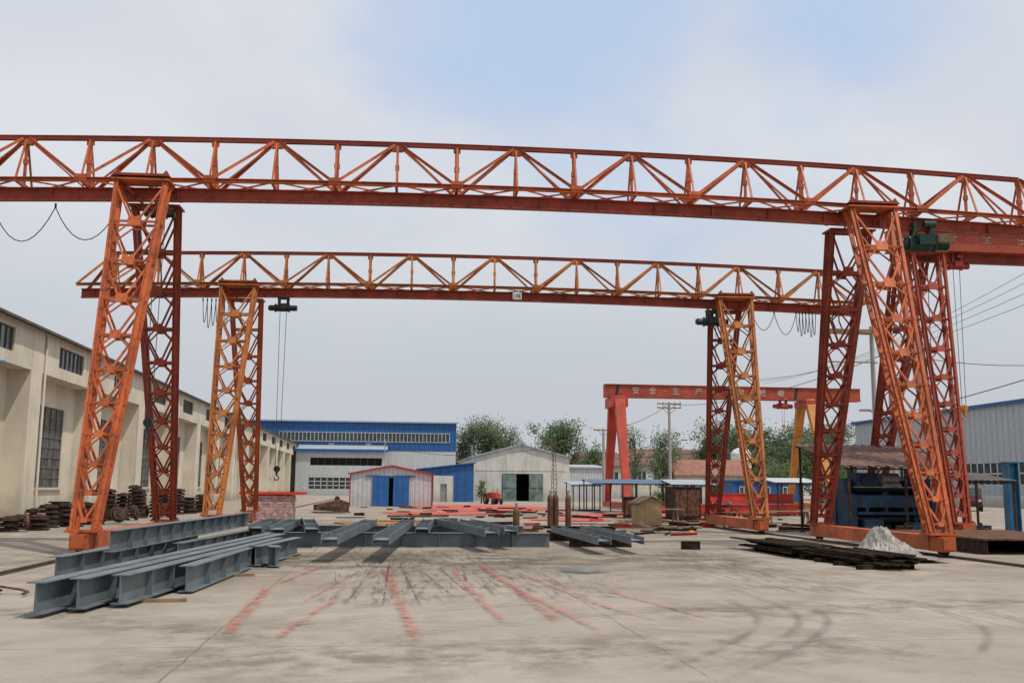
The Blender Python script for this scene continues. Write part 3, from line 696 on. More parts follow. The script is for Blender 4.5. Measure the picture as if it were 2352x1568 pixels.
tree(14.0,190,13.2,2.9,1,'slender poplar rising behind the warehouse',True,5500,('leafh','leafl'));tree(17.5,191,14,3.4,2,'slender poplar rising behind the warehouse',True,6500,('leafh','leafl'));tree(21,189,12.4,3.2,3,'slender poplar rising behind the warehouse',True,5500,('leafh','leafl'))
tree(25,150,11.6,4.3,4,'broad dark green tree behind the white hall',n=9000)
tree(29,146,8.5,2.4,5,'small leafy tree beside the hall',n=3400)
tree(31.5,128,9.6,1.5,6,'thin young tree with sparse crown',True,1600,('leafl','leafh'),leaf=.28)
tree(29.2,107,8.0,2.4,7,'loose light green tree with open crown',n=3200,lm=('leafl','leafh'),leaf=.25)
tree(33.5,120,7.0,2.2,17,'loose light green tree with open crown',n=2800,lm=('leafl','leafh'),leaf=.27)
for i,(x,y,h,r) in enumerate(((50,150,12.5,4.2),(56,153,11,4),(61,156,12.5,4.6),(66,152,11.5,4.4),(72,158,12.5,4.8),(46,140,10,3),(78,160,10,4),(58,142,8.5,3.6),(64,143,8,3.6),(52,141,7,3))):
    tree(x,y,h,r,20+i,'leafy green tree behind the crane',n=6500,lm=('leafd','leafl'))
tree(45,112,4.6,2.6,40,'bright green rounded bush tree',n=3000,lm=('leafl','leafl'),leaf=.28)
tree(8.9,99.5,2.4,.65,41,'small leafy sapling beside a tractor',n=700,lm=('leafl','leafl'),leaf=.16)
tree(23.5,85,1.3,1.2,42,'low bright green bush',n=700,lm=('leafl','leafl'),leaf=.2)
b=B();rr=random.Random(5)
for i in range(20000):
    x=rr.uniform(-60,260);cy=270+rr.uniform(-6,6);hh=7.5+2.2*math.sin(x*.13)+1.4*math.sin(x*.41+1)
    z=hh*(rr.random()**.7);u=V((rr.gauss(0,1),rr.gauss(0,1),rr.gauss(0,1))).normalized();w_=u.orthogonal().normalized();s=rr.uniform(.7,1.5);q=V((x,cy,z))
    b.add([q-u*s*.5,q+w_*s*.4,q+u*s*.5,q-w_*s*.4],[(0,1,2,3)])
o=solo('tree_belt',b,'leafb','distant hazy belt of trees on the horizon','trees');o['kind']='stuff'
# ---------------------------------------------------------------- H-beams
def hbeam(p1,p2,z,h=.38,bf=.22,lying=False,label=None,mt='steel',name='steel_beam',stf=True,group='steel H-beams laid out in the yard'):
    p1=V((p1[0],p1[1],0));p2=V((p2[0],p2[1],0));L=(p2-p1).length;d=(p2-p1).normalized();yaw=math.atan2(-d.x,d.y)
    b=B();up=(1,0,0) if lying else (0,0,1);zz=(bf/2 if lying else h/2)
    b.ibeam((0,0,zz),(0,L,zz),bf,h,.016,.012,up=up)
    if stf:
        n=max(2,int(L/.95))
        for i in range(n+1):
            y=.03+(L-.06)*i/n
            if i in (0,n): continue
            for s in (-1,1):
                if lying: b.box((0,y,zz+s*bf/4),(h-.036,.012,bf/2-.02))
                else: b.box((s*bf/4,y,zz),(bf/2-.02,.012,h-.036))
    solo(name,b,mt,label or 'grey primed steel H-beam with stiffener plates','steel beam',(p1.x,p1.y,z),(0,0,yaw),group)
g0='grey primed steel H-beam standing on its flange'
hbeam((-4.2,12.9),(-2.95,25.9),.05,label=g0);hbeam((-3.86,13.4),(-2.65,25.6),.05,label=g0);hbeam((-3.48,13.9),(-2.5,23.6),.05,label=g0)
hbeam((-2.98,15.65),(-2.72,20.2),.03,label='short grey H-beam beside the long ones');hbeam((-2.62,20.6),(-2.13,24.2),.03,label='short grey H-beam beside the long ones')
hbeam((-5.6,18.1),(-4.9,27),.0,label='grey H-beam carrying another beam on top');hbeam((-4.95,18.9),(-4.3,31.8),.4,label='grey H-beam stacked above another beam')
hbeam((-4.45,22.3),(-3.7,31),.0,label=g0);hbeam((-2.2,20.4),(-2.35,21),.03,label='stub of grey H-beam')
for y in (14.6,18.6,22.8):
    b=B();b.box((0,0,.024),(1.25,.12,.046));solo('timber_bearer',b,'wood','timber bearer laid under the grey beams','timber',(-3.45+.1*(y-14),y,0),(0,0,.1),'timber bearers')
hbeam((-3.6,27.5),(4.3,27.3),0,bf=.24,label='dark grey H-beam laid crosswise as a support',stf=True);hbeam((-4,32.2),(4.2,32),0,label='dark grey H-beam laid crosswise as a support')
gl='grey H-beam lying on its side across supports'
for a,c in (((-1.25,21.7),(-.57,32.4)),((-.17,21.5),(.6,32.4)),((.85,27),(1.25,33)),((-2,26.8),(-2.6,33)),((2.5,24.9),(1.6,32.8)),((3.1,26),(2.4,32.6)),((-2.85,26.5),(-2.95,33)),((-3.5,27.3),(-3.6,33.2))):
    hbeam(a,c,.385,h=.36,bf=.2,lying=True,label=gl)
for a,c in (((5.15,24.1),(5.1,31)),((6.0,24.3),(6.2,32))): hbeam(a,c,.245,h=.34,bf=.18,lying=True,label=gl)
hbeam((4.9,27.6),(6.6,27.4),0,mt='rustd',label='short rusty H-beam used as a trestle',h=.24,stf=False);hbeam((4.8,30.6),(6.8,30.5),0,mt='rustd',label='short rusty H-beam used as a trestle',h=.24,stf=False)
hbeam((7.7,26.4),(8.2,26.3),0,h=.22,bf=.16,mt='rustd',label='small rusty offcut of H-beam',stf=False)
b=B();b.lathe([(.16,0),(.15,.06),(.11,.12),(.03,.15)],n=14);solo('hard_hat',b,'yel','yellow hard hat lying on the concrete','hard hat',(10.6,35.0,0),smooth=True)
def gascyl(x,y,h=1.35,label='brown gas cylinder standing upright'):
    t=thing('gas_cylinder',label,'gas cylinder',(x,y,0),0,'gas cylinders')
    b=B();b.lathe([(.11,0),(.125,.03),(.125,h-.2),(.1,h-.1),(.05,h-.03),(.045,h)],n=16);part('body',b,'cylr',t)
    b=B();b.cyl((0,0,h),(0,0,h+.1),.025);b.box((0,0,h+.06),(.12,.03,.03));b.cyl((-.05,0,h+.11),(.05,0,h+.11),.03);part('valve',b,'grey',t)
gascyl(6.75,42.6);gascyl(7.0,42.7);gascyl(7.5,42.5,label='brown gas cylinder beside a hose');gascyl(4.6,37,.9,'short gas cylinder with regulator')
t=thing('wrapped_stack','stack wrapped in pink and white sheet under a red board','stack',(-5.2,46,0))
b=B();rr=random.Random(3)
for k in range(9):
    z=k*.13;q=.03*rr.uniform(-1,1);b.b2((-.95+q,-.8,z),(.95+q,.8,z+.12))
part('wrap',b,'wrap',t)
b=B();b.b2((-1.35,-.9,1.2),(1.4,.9,1.25));b.b2((-1.45,-.1,1.25),(1.5,.1,1.32));b.b2((-.9,-.7,1.17),(.9,.7,1.2));part('board',b,'redb',t)
t=thing('rusty_box_girder','rusty steel box girder section with lifting lug','steel section',(-3.4,60.5,0),.35)
b=B();b.extr([(-1.0,.1),(.9,0),(.95,.55),(.4,.72),(-1.0,.42)],(0,-.4,.08),(1,0,0),(0,0,1),(0,1,0),.8);b.b2((-1.1,-.45,.05),(1.0,.45,.1));b.mi=1;b.b2((-.9,-.41,.22),(.3,-.40,.4))
part('body',b,['rust','rustd'],t)
b=B();b.cyl((.3,-.06,.86),(.3,.06,.86),.14,n=16);b.box((.3,0,.78),(.26,.1,.16));part('lug',b,'rustd',t)
t=thing('wooden_box_cabinet','tan plywood box with little pitched roof','box',(10.7,41.7,0),.25)
b=B();b.b2((-.5,-.4,.08),(.5,.4,1.0));b.extr([(-.5,1.0),(.5,1.0),(0,1.22)],(0,-.4,0),(1,0,0),(0,0,1),(0,1,0),.8)
for sx in (-.42,.42): b.b2((sx-.05,-.38,0),(sx+.05,.38,.08))
part('body',b,'ply',t)
b=B();b.bar((-.62,0,.97),(0,0,1.27),1.0,.03);b.bar((.62,0,.97),(0,0,1.27),1.0,.03);part('roof',b,'wood',t)
b=B();b.b2((-.3,-.42,.2),(.3,-.405,.92));part('door',b,'ply',t)
def rcab(x,y,w,d,h,rz,lab,mt='rustd'):
    t=thing('steel_cabinet',lab,'cabinet',(x,y,0),rz)
    b=B();b.b2((-w/2,-d/2,.06),(w/2,d/2,h));b.b2((-w/2-.04,-d/2-.04,h),(w/2+.04,d/2+.04,h+.05))
    for s in (-1,1):
        for q in (-1,1): b.b2((s*w/2-.05-.02*s,q*d/2-.05-.02*q,0),(s*w/2+.05-.02*s,q*d/2+.05-.02*q,.06))
    part('body',b,mt,t);b=B();b.b2((-w/2+.1,-d/2-.03,.2),(-.02,-d/2-.002,h-.12));b.b2((.02,-d/2-.03,.2),(w/2-.1,-d/2-.002,h-.12));part('door',b,'rust',t)
rcab(15.2,51.6,1.5,1.2,1.65,.1,'tall rusty steel tool cabinet');rcab(13.0,53,1.3,.8,1.1,-.2,'rusty steel tool box')
def canopy(x,y,w,d,z,z2,mt,label,posts=4,rz=0,pm='rustd',pitch=.11,amp=.025):
    t=thing('canopy',label,'shelter',(x,y,0),rz)
    b=B();n=int(w/pitch);q=[];f=[]
    for i in range(n+1):
        xx=-w/2+w*i/n;a=amp if i%2 else 0
        q+=[(xx,-d/2,z+a),(xx,d/2,z2+a)]
    for i in range(n): f.append((2*i,2*i+2,2*i+3,2*i+1))
    b.add(q,f);b.add([(p[0],p[1],p[2]-.03) for p in q],[tuple(reversed(k)) for k in f]);part('roof',b,mt,t)
    for yy,zz in ((-d/2+.15,z-.06),(d/2-.15,z2-.1)):
        b=B();b.bar((-w/2,yy,zz),(w/2,yy,zz),.06,.06);part('purlin',b,pm,t)
    for i in range(posts):
        for yy,zz in ((-d/2+.15,z-.08),(d/2-.15,z2-.1)):
            b=B();xx=-w/2+.15+(w-.3)*i/(posts-1);b.bar((xx,yy,0),(xx,yy,zz),.07,.07);b.box((xx,yy,.01),(.2,.2,.02));part('post',b,pm,t)
canopy(16.3,68,6.0,4,1.9,2.2,'bluer','open sided shelter with low blue sheet roof')
canopy(19.8,66,3.0,3,1.85,2.2,'roofg','open sided shelter with grey sheet roof',3)
canopy(13.6,71,2.2,3,1.8,2.05,'roofg','open sided shelter with grey sheet roof',3)
canopy(24.5,60,3.0,3,2.0,2.3,'corrw','white sheet shelter over red girders',3)
canopy(17.6,35.0,4.4,4.4,2.38,3.3,'roofb','brown corrugated canopy above a blue machine',3,pitch=.16,amp=.05)
canopy(20.7,34.2,2.2,2.6,1.95,2.25,'roofd','dark low canopy beside the machine shelter',2)
# ---------------------------------------------------------------- blue plate machine
t=thing('plate_rolling_machine','heavy dark blue plate rolling machine with flywheel and motors','machine',(17.5,34.4,0))
b=B();b.b2((-1.75,-.9,0),(1.75,.9,.22));b.b2((-1.4,-.75,1.0),(1.45,-.35,1.42));b.b2((-1.4,-.85,.75),(1.45,-.55,.85));b.b2((-1.6,.78,.22),(1.6,.88,2.0))  # the upright rear panel is added as a dark backdrop for shadow
for u in (-1.0,-.3,.4,1.1): b.b2((u-.04,-.8,.85),(u+.04,-.35,1.0))
b.b2((-1.2,-.95,.22),(-.5,-.5,.6));b.b2((.4,-.98,.22),(1.2,-.6,.5));part('bed',b,'bluem',t)
for s in (-1,1):
    b=B();b.extr([(-.8,.22),(.8,.22),(.8,1.2),(.5,2.0),(-.35,2.0),(-.35,1.5),(-.8,1.45)],(s*1.5-.12,0,0),(0,1,0),(0,0,1),(1,0,0),.24);b.b2((s*1.5-.16,.3,.22),(s*1.5+.16,.75,1.9));part('side_housing',b,'bluem',t)
b=B();b.extr([(-.3,.22),(.3,.22),(.25,1.9),(-.1,1.95)],(-.1,0,0),(0,1,0),(0,0,1),(1,0,0),.22);b.extr([(-.85,.22),(.1,.22),(.1,1.4),(-.5,1.4)],(.75,0,0),(0,1,0),(0,0,1),(1,0,0),.12);part('centre_housing',b,'bluem',t)
for yy,zz,r in ((-.45,.6,.14),(-.1,.62,.16),(.25,.95,.14),(-.1,1.62,.1)):
    b=B();b.cyl((-1.38,yy,zz),(1.38,yy,zz),r,n=20);part('roller',b,'dark' if r<.15 else 'rustd',t)
b=B();b.cyl((1.0,-.1,1.95),(1.16,-.1,1.95),.42,n=28);b.cyl((.9,-.1,1.95),(1.26,-.1,1.95),.1,n=12);part('flywheel',b,'bluem',t)
b=B();b.cyl((-.2,-.2,2.0),(.45,-.2,2.0),.2,n=18);b.b2((-.2,-.4,1.72),(.5,0,1.82));b.cyl((.45,-.2,2.0),(.8,-.2,2.0),.07);b.b2((-1.3,-.5,1.68),(1.3,.5,1.72));part('motor',b,'grey',t)
b=B();b.b2((-1.2,-.45,1.74),(-.4,.1,2.2));b.cyl((-.9,-.47,1.95),(-.9,-.55,1.95),.14);part('gearbox',b,'bluem',t)
b=B();b.b2((-.22,-.22,0),(.22,.22,.04))
b.ibeam((0,0,.04),(0,0,2.65),.42,.42,.03,.03,up=(1,0,0));b.b2((-.24,-.24,2.65),(.24,.24,2.7));solo('steel_column',b,'blues','standalone blue painted steel column','column',(23.4,35.9,0))
t=thing('work_platform','low rusty steel work platform with plate top','platform',(17.0,27.0,0),-.05)
b=B();b.b2((-1.9,-2.9,.36),(1.9,2.9,.4));part('deck',b,'rust',t)
for x in (-1.8,0,1.8):
    b=B();b.ibeam((x,-2.85,.18),(x,2.85,.18),.18,.35);part('support_beam',b,'rustd',t)
rr=random.Random(31)
for k in range(10):
    b=B();w_=rr.uniform(.3,.7);h_=rr.uniform(.2,.6);d_=rr.uniform(.3,.5)
    b.b2((-w_/2,-d_/2,0),(w_/2,d_/2,h_));b.b2((-w_/2-.02,-d_/2-.02,h_),(w_/2+.02,d_/2+.02,h_+.03));b.cyl((0,0,h_+.03),(0,0,h_+.12),.05)
    solo('steel_bin',b,rr.choice(('rustd','bluem','rust')),'small battered steel bin near the machine','bin',(rr.uniform(14.6,20.5),rr.uniform(31,33),0),(0,0,rr.uniform(0,3)),'steel bins near the machine')
# ---------------------------------------------------------------- planks & sheet
rr=random.Random(11)
for k in range(56):
    first=k<28;i=k%28;row=i%7;lay=i//7
    L=rr.uniform(3.0,4.2) if first else rr.uniform(2.2,3.2)
    cx=9.45+row*.15+rr.uniform(-.05,.05)+lay*.03;y0=(22.8 if first else 19.7)+rr.uniform(-.35,.35)+lay*.1
    cx+=0 if first else .35
    b=B();b.box((0,L/2,.02),(rr.uniform(.13,.22),L,.035))
    solo('wooden_plank',b,'dwood','dark weathered plank in a low pile','plank',(cx,y0,.09+lay*.05+rr.uniform(0,.01)),(rr.uniform(-.008,.008),rr.uniform(-.10,.08),rr.uniform(-.05,.05)),'weathered planks piled on the ground')
for k in range(7):
    b=B();b.box((0,0,.045),(1.3,.1,.09));solo('timber_bearer',b,'dwood','dark timber bearer beneath planks','timber',(10.1,19.9+k*.95,0),(0,0,rr.uniform(-.15,.15)),'timber bearers')
def ridged(p): return 1-abs(mn.noise(p))*2
n=80;b=B()
for i in range(n+1):
    for j in range(n+1):
        x=(i/n-.5)*2.3;y=(j/n-.5)*1.6
        wx=x+.12*mn.noise(V((x*2,y*2,3)));wy=y+.12*mn.noise(V((x*2,y*2,7)))
        g=lambda cx,cy,sx,sy:math.exp(-((wx-cx)/sx)**2-((wy-cy)/sy)**2)
        z=.58*g(-.25,0,.32,.42)+.38*g(.12,.05,.3,.4)+.2*g(.5,.1,.25,.35)+.18*g(-.6,-.1,.24,.4)
        env=min(1,z*3+.12)
        z+=env*(.085*ridged(V((wx*3.2+y,wy*2.6,2)))-.06+.04*ridged(V((x*8,y*7,5)))-.02+.02*mn.noise(V((x*20,y*18,1))))
        edge=max(abs(x)/1.15,abs(y)/.8)
        z*=min(1,max(0,(1-edge)*5))
        f=.16*mn.noise(V((x*1.6,y*1.6,11)))
        b.v.append(V((x*(1+f),y*(1+f*1.4),max(.012,z+.02))))
for i in range(n):
    for j in range(n): b.f.append([i*(n+1)+j,(i+1)*(n+1)+j,(i+1)*(n+1)+j+1,i*(n+1)+j+1]);b.m.append(0)
solo('plastic_sheet_heap',b,'tarp','heap covered with crumpled translucent grey plastic sheet','sheet',(11.35,22.2,.06),(0,0,-.05))
for k,(x,y,L,z) in enumerate(((18.8,60,6,0),(19.2,61.2,6.5,0),(18.6,62.4,7,0),(19.4,60.6,5.5,.67),(15.0,64,3,0))):
    t=thing('red_girder','freshly painted red box girder lying on blocks','girder',(x,y,z),.03*k-.05,'red girders lying in the yard')
    b=B();b.b2((0,-.3,.1),(L,.3,.62));b.b2((-.02,-.36,.07),(L+.02,.36,.1));b.b2((-.02,-.36,.62),(L+.02,.36,.65));part('web_box',b,'redb',t)
    if z==0:
        for u in (.5,L-.5):
            b=B();b.b2((u-.1,-.4,0),(u+.1,.4,.07));part('block',b,'wood',t)
for x,y,rz in ((17.8,44,.05),(20.2,45.5,-.1),(12.6,47,.1),(15.0,41.5,.2)):
    t=thing('trestle_table','rough wooden trestle table with planks','table',(x,y,0),rz,'trestle tables')
    b=B()
    for k in range(4): b.b2((-1.2,-.4+k*.2,.6),(1.2,-.22+k*.2,.64))
    part('table_top',b,'wood',t)
    for u in (-.9,.9):
        for v in (-1,1):
            b=B();b.bar((u,v*.35,0),(u,v*.15,.6),.06,.06);part('leg',b,'wood',t)
# ---------------------------------------------------------------- rusty pulleys in stacks
b=B();b.lathe([(.10,0),(.34,0),(.36,.03),(.36,.05),(.30,.06),(.29,.13),(.14,.14),(.13,.17),(.06,.17)],n=20)
wm,_=mesh('rusty_pulley',b,'rustd',False)
b=B();b.lathe([(.10,0),(.30,0),(.32,.02),(.32,.05),(.24,.06),(.22,.12),(.12,.13),(.06,.13)],n=20)
wm2,_=mesh('rusty_pulley',b,'rust',False)
b=B();b.lathe([(.14,0),(.42,0),(.42,.06),(.3,.07),(.3,.16),(.42,.17),(.42,.22),(.12,.22)],n=20)
wm3,_=mesh('rusty_pulley',b,'rustd',False)
rr=random.Random(2)
stacks=[(-12.6,35.7,3),(-12.0,36.8,3),(-12.2,37.0,4),(-13.0,37.6,3),(-12.4,39,5),(-11.9,40,4),(-13.2,39.6,4),(-12.5,41.5,5),(-13.2,42.5,6),(-12.2,43.3,5),(-11.7,42.2,3),(-12.5,46.8,8),(-12.0,47.6,7),(-12.9,48.6,8),(-12.0,50.6,8),(-12.2,51.6,9),(-12.8,53,9),(-11.6,52.6,8),(-11.6,56,7),(-11.5,57.2,8),(-11.2,58.6,7),(-12.3,58,8),(-13.5,45,6),(-12.6,44.8,5),(-11.0,61,5),(-11.3,63,6)]
for x,y,n in stacks:
    m=rr.choice((wm,wm,wm2,wm3));hh={wm:.17,wm2:.13,wm3:.22}[m];z=0
    if m is wm3: n=max(2,int(n*.7))
    lx=ly=0
    for k in range(n):
        lx+=rr.uniform(-.035,.035);ly+=rr.uniform(-.035,.035)
        o=bpy.data.objects.new('rusty_pulley',m);COL.objects.link(o);o.location=(x+lx,y+ly,z);o.rotation_euler=(rr.uniform(-.03,.03),rr.uniform(-.03,.03),rr.uniform(0,6));s=rr.uniform(.92,1.05);o.scale=(s,s,1);z+=hh+.004
        o['label']='rusty cast iron pulley in a stack';o['category']='pulley';o['group']='rusty pulleys stacked along the factory wall'
for k in range(12):
    o=bpy.data.objects.new('rusty_pulley',rr.choice((wm,wm2)));COL.objects.link(o);o.location=(rr.uniform(-12.3,-10.6),rr.uniform(35.5,60),.34);o.rotation_euler=(math.radians(rr.uniform(60,85)),0,rr.uniform(0,6))
    o['label']='rusty cast iron pulley tipped on edge';o['category']='pulley';o['group']='rusty pulleys stacked along the factory wall'
b=B();pts=[]
for k in range(60):
    a=k*.5;pts.append((-.1*k*.35+.35*math.cos(a)*(1+.3*math.sin(k)), .45*math.sin(a)+k*.02,.05+.16*abs(math.sin(a*.5))*(k%7)/7))
b.tube(pts,.018,6);solo('air_hose',b,'rust','tangled reddish brown hose on the ground','hose',(-5.5,15.3,0))
# ---------------------------------------------------------------- scrap clutter
rr=random.Random(21)
for k in range(150):
    y=rr.choice((rr.uniform(34,45),rr.uniform(45,80),rr.uniform(48,76)));x=rr.uniform(-.02*y-1,12+.06*(y-30))
    if k>105: x=rr.uniform(12.5,22);y=rr.uniform(38,64)
    ty=k%5;b=B();L=rr.uniform(.4,1.6)
    if ty==0:b.ang((-L/2,0,.02),(L/2,0,.02),.08,.01)
    elif ty==1:b.extr([(-L/2,-.2),(L/2,-.25),(L*.4,.2),(-L*.45,.25)],(0,0,.0),(1,0,0),(0,1,0),(0,0,1),.03)
    elif ty==2:b.ibeam((-L/2,0,.07),(L/2,0,.07),.1,.14)
    elif ty==3:
        L*=2.2;b.chan((-L/2,0,.06),(L/2,0,.06),.08,.1)
    else:
        for q in range(2): b.extr([(-L/3,-.2),(L/3,-.22),(L*.3,.2),(-L*.3,.2)],(q*.03,q*.02,q*.045),(1,0,0),(0,1,0),(0,0,1),.04)
    solo('steel_offcut',b,'redb' if k%9==0 else rr.choice(('rust','rustd')),'rusty steel offcut lying on the concrete','scrap',(x,y,.012),(0,0,rr.uniform(0,6)),'steel offcuts scattered in the yard')
for k in range(16):
    b=B();L=rr.uniform(2,4);b.box((0,0,.03),(L,.12,.05));solo('timber_batten',b,'wood','loose timber batten on the ground','timber',(rr.uniform(7,18),rr.uniform(33,50),0.003),(0,0,rr.uniform(-.4,.4)),'loose timber battens')
for x,y in ((-.8,38),(.2,39.5)):
    t=thing('steel_bench','low orange painted steel bench plate','bench',(x,y,0),.3,'steel benches')
    b=B();b.b2((-1,-.3,.2),(1,.3,.25));part('top_plate',b,'yel',t)
    for u in (-.8,.8):
        for v in (-.25,.25):
            b=B();b.bar((u,v,0),(u,v,.2),.06,.06);part('leg',b,'rustd',t)
# tractor
t=thing('tractor','small red farm tractor parked on the concrete','tractor',(9.6,94.5,0),.3)
b=B();b.b2((-.28,-1.0,.55),(.28,.25,1.0));b.b2((-.22,-1.05,.6),(.22,-1.0,.95));b.b2((-.5,.2,.6),(.5,.95,.75));b.b2((-.2,.5,.75),(.2,.95,1.1));b.b2((-.62,.3,1.0),(-.38,1.1,1.08));b.b2((.38,.3,1.0),(.62,1.1,1.08));part('body',b,'redb',t)
for x,y,r,w_ in ((-.5,.65,.48,.24),(.5,.65,.48,.24),(-.42,-.8,.28,.14),(.42,-.8,.28,.14)):
    b=B();b.cyl((x-w_/2,y,r),(x+w_/2,y,r),r,n=20);b.mi=1;b.cyl((x-w_/2-.01,y,r),(x+w_/2+.01,y,r),r*.5,n=14);part('wheel',b,['tyre','red'],t)
b=B();b.cyl((.1,-.6,1.0),(.1,-.6,1.5),.03);part('exhaust',b,'dark',t)
b=B();b.cyl((0,.1,1.0),(0,.25,1.25),.02);b.tube([(.17*math.cos(a*.63),.27+.04*math.sin(a*.63),1.27+.15*math.sin(a*.63)) for a in range(11)],.015);part('steering_wheel',b,'dark',t)
# van
t=thing('parked_van','dark maroon minivan parked beside the grey hall','van',(46,76,0),-.5)
b=B();prof=[(-1.75,.35),(1.75,.35),(1.8,.8),(1.7,1.15),(1.25,1.8),(-1.6,1.85),(-1.78,1.2)]
b.extr(prof,(-.75,0,0),(0,-1,0),(0,0,1),(1,0,0),1.5);part('body',b,'van',t)
b=B();b.add([(-.66,-1.72,1.17),(.66,-1.72,1.17),(.58,-1.33,1.72),(-.58,-1.33,1.72)],[(0,1,2,3)]);part('windscreen',b,'glassd',t)
for s in (-1,1):
    b=B();x=s*.757;b.add([(x,-1.45,1.15),(x,1.5,1.15),(x,1.45,1.7),(x,-1.15,1.7)],[(0,1,2,3) if s>0 else (3,2,1,0)]);part('side_window',b,'glassd',t)
    b=B();b.box((s*.55,-1.8,.85),(.26,.05,.16));part('headlight',b,'tank',t)
    for y in (-1.15,1.15):
        b=B();b.cyl((s*.62,y,.31),(s*.79,y,.31),.31,n=20);b.mi=1;b.cyl((s*.63,y,.31),(s*.80,y,.31),.17,n=14);part('wheel',b,['tyre','grey'],t)
b=B();b.box((0,-1.8,.48),(1.5,.1,.18));part('bumper',b,'dark',t)
for x,y in ((40.5,88),(43,89)):
    t=thing('parked_car','pale grey compact car parked near the blue cabin','car',(x,y,0),.6,'parked cars')
    b=B();b.extr([(-2,.3),(2,.3),(2.05,.75),(1.2,.9),(.6,1.4),(-1.2,1.42),(-1.9,.95),(-2.05,.7)],(-.8,0,0),(0,-1,0),(0,0,1),(1,0,0),1.6);part('body',b,'grey',t)
    for s in (-1,1):
        b=B();q=s*.807;b.add([(q,-1.0,.93),(q,1.7,.95),(q,1.2,1.35),(q,-.6,1.34)],[(0,1,2,3) if s>0 else (3,2,1,0)]);part('side_window',b,'glassd',t)
        for yy in (-1.25,1.25):
            b=B();b.cyl((s*.66,yy,.3),(s*.83,yy,.3),.3,n=18);part('wheel',b,'tyre',t)
t=thing('motorcycle','dark motorcycle parked beside a rusty cabinet','motorcycle',(16.9,50.5,0),1.2)
for y in (-.62,.62):
    b=B();b.tube([(0,y+.27*math.cos(a*.524),.29+.27*math.sin(a*.524)) for a in range(13)],.035,6);b.cyl((-.02,y,.29),(.02,y,.29),.12,n=12);part('wheel',b,'tyre',t)
b=B();b.bar((0,-.6,.3),(0,-.42,.95),.05,.05);b.bar((0,-.4,.75),(0,.6,.62),.14,.16);b.box((0,0,.42),(.2,.38,.3));b.bar((0,.1,.4),(0,.6,.3),.05,.05);part('frame',b,'dark',t)
b=B();b.box((0,.3,.8),(.24,.62,.1));part('seat',b,'dark',t)
b=B();b.bar((-.33,-.36,1.02),(.33,-.36,1.02),.03,.03);b.cyl((0,-.5,.85),(0,-.42,.85),.08);b.bar((0,-.42,.95),(0,-.36,1.02),.04,.04);part('handlebar',b,'grey',t)
# ---------------------------------------------------------------- poles
def upole(x,y,h,label,arms=2,lamp=0,r=.16,aw=1.3,rz=0):
    t=thing('utility_pole',label,'utility pole',(x,y,0),rz,'utility poles')
    b=B();b.cyl((0,0,0),(0,0,h),r,r*.65,12);part('pole',b,'pole',t)
    for k in range(arms):
        z=h-.15-k*.35;b=B();b.bar((-aw,0,z),(aw,0,z),.09,.1);
        b.bar((-aw*.6,0,z),(0,0,z-.6),.04,.04);b.bar((aw*.6,0,z),(0,0,z-.6),.04,.04);part('crossarm',b,'wood',t)
        for u in (-.95,-.5,.5,.95):
            b=B();b.lathe([(.05,0),(.09,.06),(.05,.12),(.08,.18),(.03,.24)],(u*aw,0,z+.05),8);part('insulator',b,'tank',t)
    for s in ((-1,1) if lamp==2 else (-1,) if lamp==1 else ()):
        b=B();zl=h*.62;b.tube([(0,0,zl-.5),(s*.6,0,zl),(s*1.1,0,zl+.15)],.04);b.box((s*1.3,0,zl+.17),(.5,.2,.1));part('lamp_arm',b,'grey',t)
    return t
upole(23.8,84.5,9.0,'concrete utility pole with double crossarm and twin lamps',2,2,aw=1.05)
upole(18.2,85.5,6.7,'concrete utility pole with wide crossarm',1,aw=.85)
upole(17.9,122,8,'plain concrete pole beside the hall',0)
upole(23.1,44.2,8.2,'concrete utility pole with single lamp behind the crane',0,1,r=.15)
upole(-1,150,8.5,'thin lamp pole in front of the annex',0,r=.1)
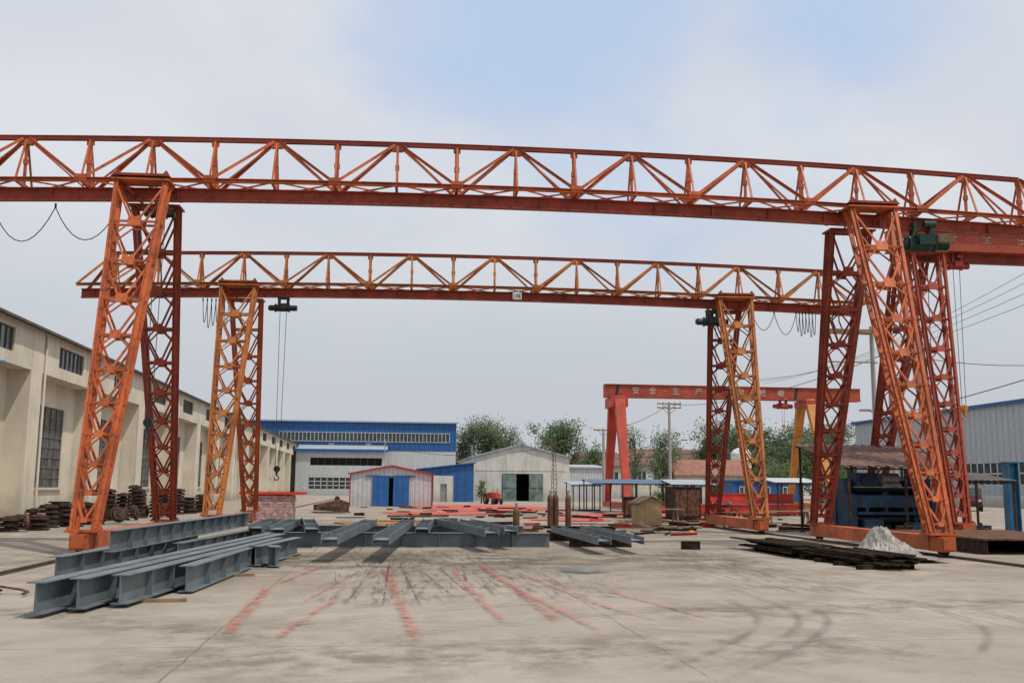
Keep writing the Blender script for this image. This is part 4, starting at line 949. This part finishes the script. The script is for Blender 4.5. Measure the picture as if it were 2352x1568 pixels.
upole(8.9,112,6.2,'thin pole beside the white hall',0,r=.07)
upole(35.2,84,6,'thin pole in front of trees',0,r=.09)
tf=thing('pole_platform','transformer platform on a pole with yellow crossarms','utility platform',(19.4,40.5,0))
for yy in (0,.4):
    b=B();b.bar((-.9,yy,8.35),(1.2,yy,8.35),.1,.16);part('crossarm',b,'wood',tf)
b=B();b.bar((-1,0,7.0),(1.2,0,7.0),.05,.05);part('brace',b,'wood',tf)
b=B();b.cyl((1.1,.2,0),(1.1,.2,8.6),.12,.09,12);part('pole',b,'pole',tf)
for q in (-.5,-.2):
    b=B();b.tube([(q,.2,8.4),(q-.15,.2,8.8),(q-.15,.2,9.2)],.03);part('insulator',b,'dark',tf)
t=thing('lattice_mast','thin rusty lattice mast with antenna rungs','mast',(16.2,100,0))
b=B()
for x,y in ((-.3,-.2),(.3,-.2),(0,.3)): b.bar((x,y,0),(x*.4,y*.4,6.3),.05,.05)
for k in range(14):
    s=1-.6*k/14;z=.45*k+.2;b.bar((-.3*s,-.2*s,z),(.3*s,-.2*s,z),.04,.04);b.bar((-.3*s,-.2*s,z),(.28*s,-.2*s,z+.45),.03,.03)
part('frame',b,'rust',t)
def wire(p,q,sag,r=.02,name='overhead_wire'):
    p=V(p);q=V(q);pts=[]
    for k in range(25):
        u=k/24;m=p.lerp(q,u);m.z-=sag*4*u*(1-u);pts.append(m-p)
    b=B();b.tube(pts,r,5);solo(name,b,'cable','thin dark overhead wire across the yard','wire',p,group='overhead wires')
for k in range(4): wire((43.6-k*1.0,114,14.0+.15*k),(33.5-k*.3,46,13.6-k*.75),1.2,.014)
wire((38,56,8.3),(19.3,110,4.9),1.6,.03);wire((37,50,8.6),(23.1,44.2,8.0),.4,.018)
wire((16,112,5.8),(-1,150,7.5),1.0,.03);wire((23.8,84.5,8.8),(18.2,85.5,6.5),.4,.02);wire((23.1,44.2,8.0),(23.8,84.5,8.8),.8,.018)
for o in bpy.data.objects:
    if '_o' in o.keys(): del o['_o']
